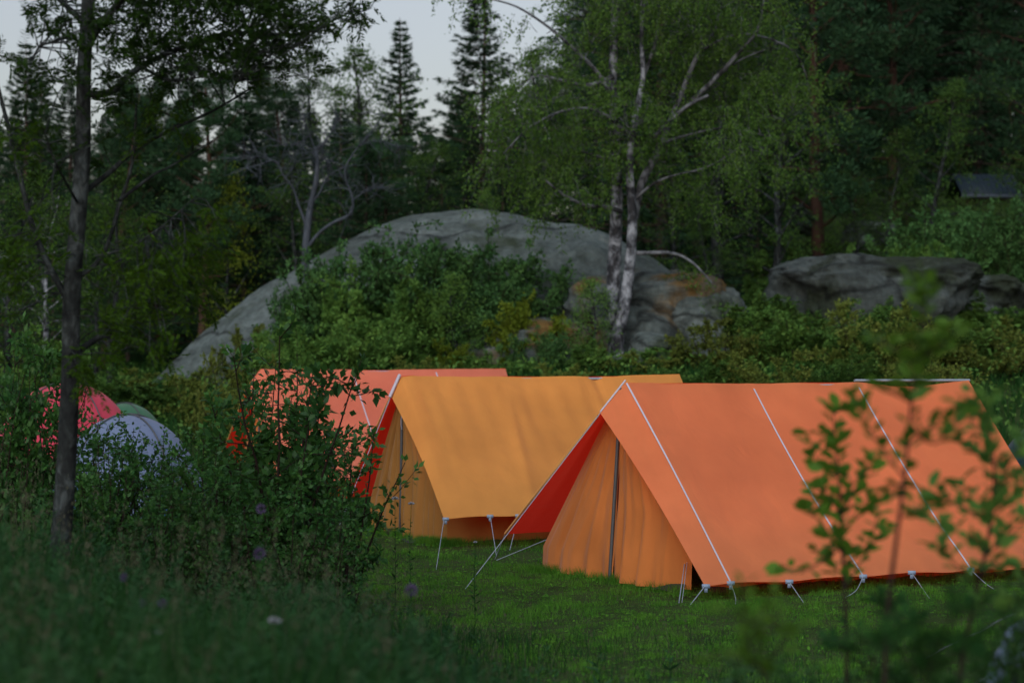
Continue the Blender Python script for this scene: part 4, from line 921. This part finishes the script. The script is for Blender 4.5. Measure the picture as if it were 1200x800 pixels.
# tall meadow at the left in the foreground
def fore(x, y):
    px = 600+x/y*F; return (px > -60)*(px < 1260)*np.clip(1.2-(px-360)/330, .10, 1)
x, y = ydens(70000, -6.2, 4, 6.0, 18.5, rs, fore); px = 600+x/y*F
hm_ = np.clip(1.25-(px-260)/420, .3, 1.05)*(1-.35*sst(14, 18, y)); g = MB()
q, t = blades(rs, x, y, rs.uniform(.25, .72, len(x))*hm_, .0035, .7); g.quads(q); g.tris(t); g.build('meadow_grass', M['herb'], kind='stuff', label='tall dark meadow grass in the left foreground', cat='grass')
x, y = ydens(1500, -6.2, 1.5, 7, 18, rs, fore); px = 600+x/y*F; hm_ = np.clip(1.25-(px-260)/420, .3, 1.05); g = MB()
q, t = blades(rs, x, y, rs.uniform(.55, .95, len(x))*hm_, .0022, .55); g.quads(q); g.tris(t)
tip = t[:, 2]; 
for k in range(7):
    o = rs.normal(size=(len(tip), 3))*np.array((.012, .012, .035)); g.quads(leafq(rs, tip+o, rs.normal(size=(len(tip), 3))*.4+np.array((0, 0, 1)), .03, .008, .2))
g.build('seeding_grass', M['straw'], kind='stuff', label='thin pale seeding grass stalks above the dark meadow', cat='grass')
def herb(rs, P0, Ht, g, st, ls):
    b = path(rs, P0, (rs.normal()*.12, rs.normal()*.12, 1), Ht, 7, .05); st.tube(b, np.linspace(.004, .0015, 8), 4); n = int(Ht*55); t = rs.uniform(.1, 1, n); a = np.arange(n)*2.4
    P = along(b, t); D = np.stack([np.cos(a), np.sin(a), rs.uniform(.1, .9, n)], 1); L = ls*(1.25-t*.8)*rs.uniform(.7, 1.2, n)
    g.quads(leafq(rs, P, D, L, L*.24, 1.5)); return b
g = MB(); x, y = ydens(2000, -6.2, 2, 7.0, 16.5, rs, fore); px = 600+x/y*F
for a, b_, c in zip(x, y, px): herb(rs, (a, b_, h(a, b_)), rs.uniform(.4, .85)*float(np.clip(1.25-(c-260)/420, .35, 1.0)), g, g, .10)
g.build('meadow_herbs', M['herb2'], kind='stuff', label='tall leafy herbs and willowherb stems in the left foreground', cat='herbs')

# ------------------------------------------------------------------ single flowers
petal = {'white': mat('white_petals', (.25, .27, .31), .7), 'purple': mat('purple_petals', (.06, .04, .105), .7)}
def flower(px, py, Y_, col, label, r=.03):
    r *= .75
    p = PX(px, py, Y_); z0 = h(p[0], p[1]); rs = np.random.RandomState(int(px)); e = empty('wild_flower', (p[0], p[1], z0), label=label, cat='flower', group='wild flowers in the meadow')
    Ht = p[2]-z0; st = MB(); g = MB(); b = path(rs, (0, 0, 0), (0, 0, 1), Ht, 6, .02); b += (np.array((0, 0, Ht))-b[-1])*np.linspace(0, 1, 7)[:, None]
    st.tube(b, np.linspace(.004, .002, 7), 5); n = 26; a = np.arange(n)*2.4; t = np.linspace(.1, .85, n); g.quads(leafq(rs, along(b, t), np.stack([np.cos(a), np.sin(a), np.full(n, .6)], 1), .09*(1.2-t), .02, 1.5))
    st.build('stem', M['herb'], e); g.build('leaves', M['herb'], e)
    hd = MB(); n = 90; v = unit(rs.normal(size=(n, 3)))*np.array((1, 1, .35 if col == 'white' else 1.1))
    hd.quads(leafq(rs, b[-1]+v*r*.55, v+np.array((0, 0, .3)), r*.6, r*.35, .5)); hd.build('flower_head', petal[col], e)
for a in [(322, 727, 9.5, 'white', 'larger white flat flower head low in the left foreground', .034), (186, 741, 9.8, 'white', 'small white flower left of the larger white one', .02),
 (482, 691, 10.5, 'purple', 'purple thistle head in front of the lawn, below the yellow tent', .035), (306, 596, 13, 'purple', 'pale purple flower at the foot of the tallest shrub', .035),
 (304, 648, 11, 'purple', 'grey-purple flower head below the tallest shrub', .035), (145, 676, 11, 'purple', 'small purple flower right of the rowan foot', .022), (167, 706, 11, 'purple', 'purple flower below and right of the rowan foot', .022),
 (190, 706, 10.6, 'purple', 'faint purple flower beside another one right of the rowan foot', .026), (482, 590, 20, 'white', 'white flower before the left door panel of the yellow tent, right of the pole', .035), (463, 584, 20.2, 'white', 'pale flower before the left door panel of the yellow tent, left of the pole', .04),
 (557, 635, 19.5, 'white', 'tiny pale flower below the right wall of the yellow tent', .022)]: flower(*a)

# ------------------------------------------------------------------ near saplings at the right
def sapling(Y_, stem, twigs, label, ls=.05, r0=.009, dens=1.0, mt='sapling', extra=0):
    rs = np.random.RandomState(int(stem[0][0])); p0 = PX(stem[0][0], stem[0][1], Y_); z0 = h(p0[0], p0[1]); b0 = np.array((p0[0], p0[1], z0))
    e = empty('sapling', b0, label=label, cat='sapling', group='young saplings close to the camera'); st = MB(); lf = MB(); P = spl(stem, 5); Wd = np.array([PX(a, b, Y_) for a, b in P])
    Wd = np.vstack([b0+np.array((rs.normal()*.02, 0, 0)), Wd]); st.tube(Wd-b0, np.linspace(r0, .002, len(Wd)), 6); lines = [Wd[int(len(Wd)*.45):]]
    for tw in twigs:
        Q = spl(tw, 4); dy = rs.uniform(-.25, .25); q = np.array([PX(a, b, Y_+dy*t) for (a, b), t in zip(Q, np.linspace(0, 1, len(Q)))]); st.tube(q-b0, np.linspace(.004, .0015, len(q)), 5); lines.append(q)
    for t_ in np.linspace(.38, .97, 8):
        q0 = along(Wd, np.array(t_)); q = path(rs, q0, unit(rs.normal(size=3)*np.array((1, 1, .3))+np.array((0, 0, .7))), rs.uniform(.10, .26)*(1.25-t_)*1.5, 4, .12); st.tube(q-b0, np.linspace(.003, .0012, 5), 4); lines.append(q)
    for l in lines:
        Ln = np.linalg.norm(np.diff(l, axis=0), axis=1).sum(); n = int(Ln*46*dens)+5; t = np.linspace(.06, 1, n)+rs.normal(size=n)*.01; p = along(l, t); ax = unit(l[-1]-l[0])
        a = np.arange(n)*2.4+rs.uniform(0, 6); D = unit(np.stack([np.cos(a), np.sin(a), rs.uniform(-.2, .5, n)], 1)+ax*.7); p2 = p+D*.012
        L = ls*rs.uniform(.6, 1.15, n)[:, None]; S = unit(np.cross(D, rs.normal(size=(n, 3))*.6+np.array((0, 0, 1.)))); U_ = np.cross(S, D); wv = L*.31
        pts = [p2, p2+.22*L*D+wv*.8*S+U_*L*.06, p2+.55*L*D+wv*S+U_*L*.08, p2+.85*L*D+wv*.5*S+U_*L*.02, p2+L*D-U_*L*.05, p2+.85*L*D-wv*.5*S+U_*L*.02, p2+.55*L*D-wv*S+U_*L*.08, p2+.22*L*D-wv*.8*S+U_*L*.06, p2+.45*L*D]
        V = np.stack(pts, 1)-b0; base = np.arange(n)[:, None]*9
        Fq = np.concatenate([base+np.array(c) for c in ((0, 1, 2, 8), (8, 2, 3, 4), (8, 4, 5, 6), (0, 8, 6, 7))]); lf.add(V.reshape(-1, 3), Fq)
    st.build('stem', M['twig'], e, True); lf.build('leaves', M[mt], e, True)
sapling(7.8, [(1035, 830), (1040, 720), (1052, 620), (1062, 540), (1070, 450), (1080, 380), (1084, 350)],
 [[(1068, 500), (1095, 520), (1118, 495), (1128, 475)], [(1060, 560), (1030, 520), (1012, 490), (1002, 462)], [(1078, 430), (1040, 405), (1022, 398)], [(1080, 420), (1110, 400), (1120, 380)], [(1066, 470), (1045, 460), (1035, 452)]],
 'tallest near sapling, its leafy top above the ridge of the front tent', .062, .010, 1.0)
sapling(9.4, [(992, 830), (992, 740), (988, 660), (985, 590), (980, 530), (976, 480)],
 [[(989, 650), (960, 610), (945, 595)], [(986, 600), (1010, 560), (1022, 540)], [(984, 560), (960, 545), (952, 520)], [(990, 690), (1020, 640), (1040, 620)], [(988, 640), (940, 670), (915, 660)], [(985, 600), (965, 575), (958, 572)], [(990, 660), (1015, 640), (1030, 600)], [(988, 620), (1010, 600), (1018, 575)]],
 'slim sapling left of the tallest one, before the orange roof', .072, .010, 1.0)
sapling(8.6, [(1120, 830), (1130, 760), (1145, 690), (1160, 620), (1165, 560), (1160, 510), (1150, 470)],
 [[(1160, 610), (1120, 590), (1090, 575)], [(1165, 570), (1190, 530), (1205, 505)], [(1155, 650), (1190, 620), (1210, 600)], [(1162, 540), (1130, 520), (1118, 500)], [(1145, 690), (1110, 650), (1095, 640)], [(1150, 670), (1180, 660), (1200, 670)], [(1160, 600), (1185, 580), (1198, 560)], [(1140, 710), (1170, 700), (1195, 720)]],
 'bushiest near sapling at the right edge', .070, .011, 1.0, 'bush')
sapling(5.6, [(1075, 840), (1082, 810), (1100, 760), (1120, 720)], [[(1085, 800), (1050, 760), (1030, 745)], [(1100, 770), (1130, 760), (1150, 730)]], 'low sapling at the bottom right', .05, .006, 1.3, 'herb')
sapling(6.8, [(905, 840), (900, 800), (880, 760), (868, 700)], [[(895, 790), (920, 750), (930, 735)], [(890, 780), (850, 770), (830, 775)], [(885, 760), (905, 735), (912, 710)]], 'small blurred sapling below the near corner of the front tent', .045, .005, .8)
sapling(9.0, [(1010, 850), (1020, 790), (1035, 740), (1040, 700)], [[(1020, 790), (990, 760), (970, 750)], [(1030, 760), (1060, 730), (1075, 725)]], 'short leafy sapling between the stems of the two tall ones', .045, .005, 1.2, 'herb')

for px, Y_, k, tp, s_, lab in [(870, 10.5, 'hazC', 775, .42, 'small blurred shrub at the bottom edge, below the near corner of the front tent'), (940, 10, 'hazA', 768, .30, 'blurred low shrub at the bottom edge, left of the slim sapling'),
 (1075, 9.5, 'hazA', 735, .30, 'blurred low shrub between the tallest and the bushiest sapling'),
 (1200, 9.4, 'hazB', 655, .26, 'blurred leafy shrub cut by the right edge beside the tarpaulin')]:
    plant(k, px, Y_, lab, 'shrub', 'low shrubs close to the camera at the bottom right', top=tp, wide=s_)
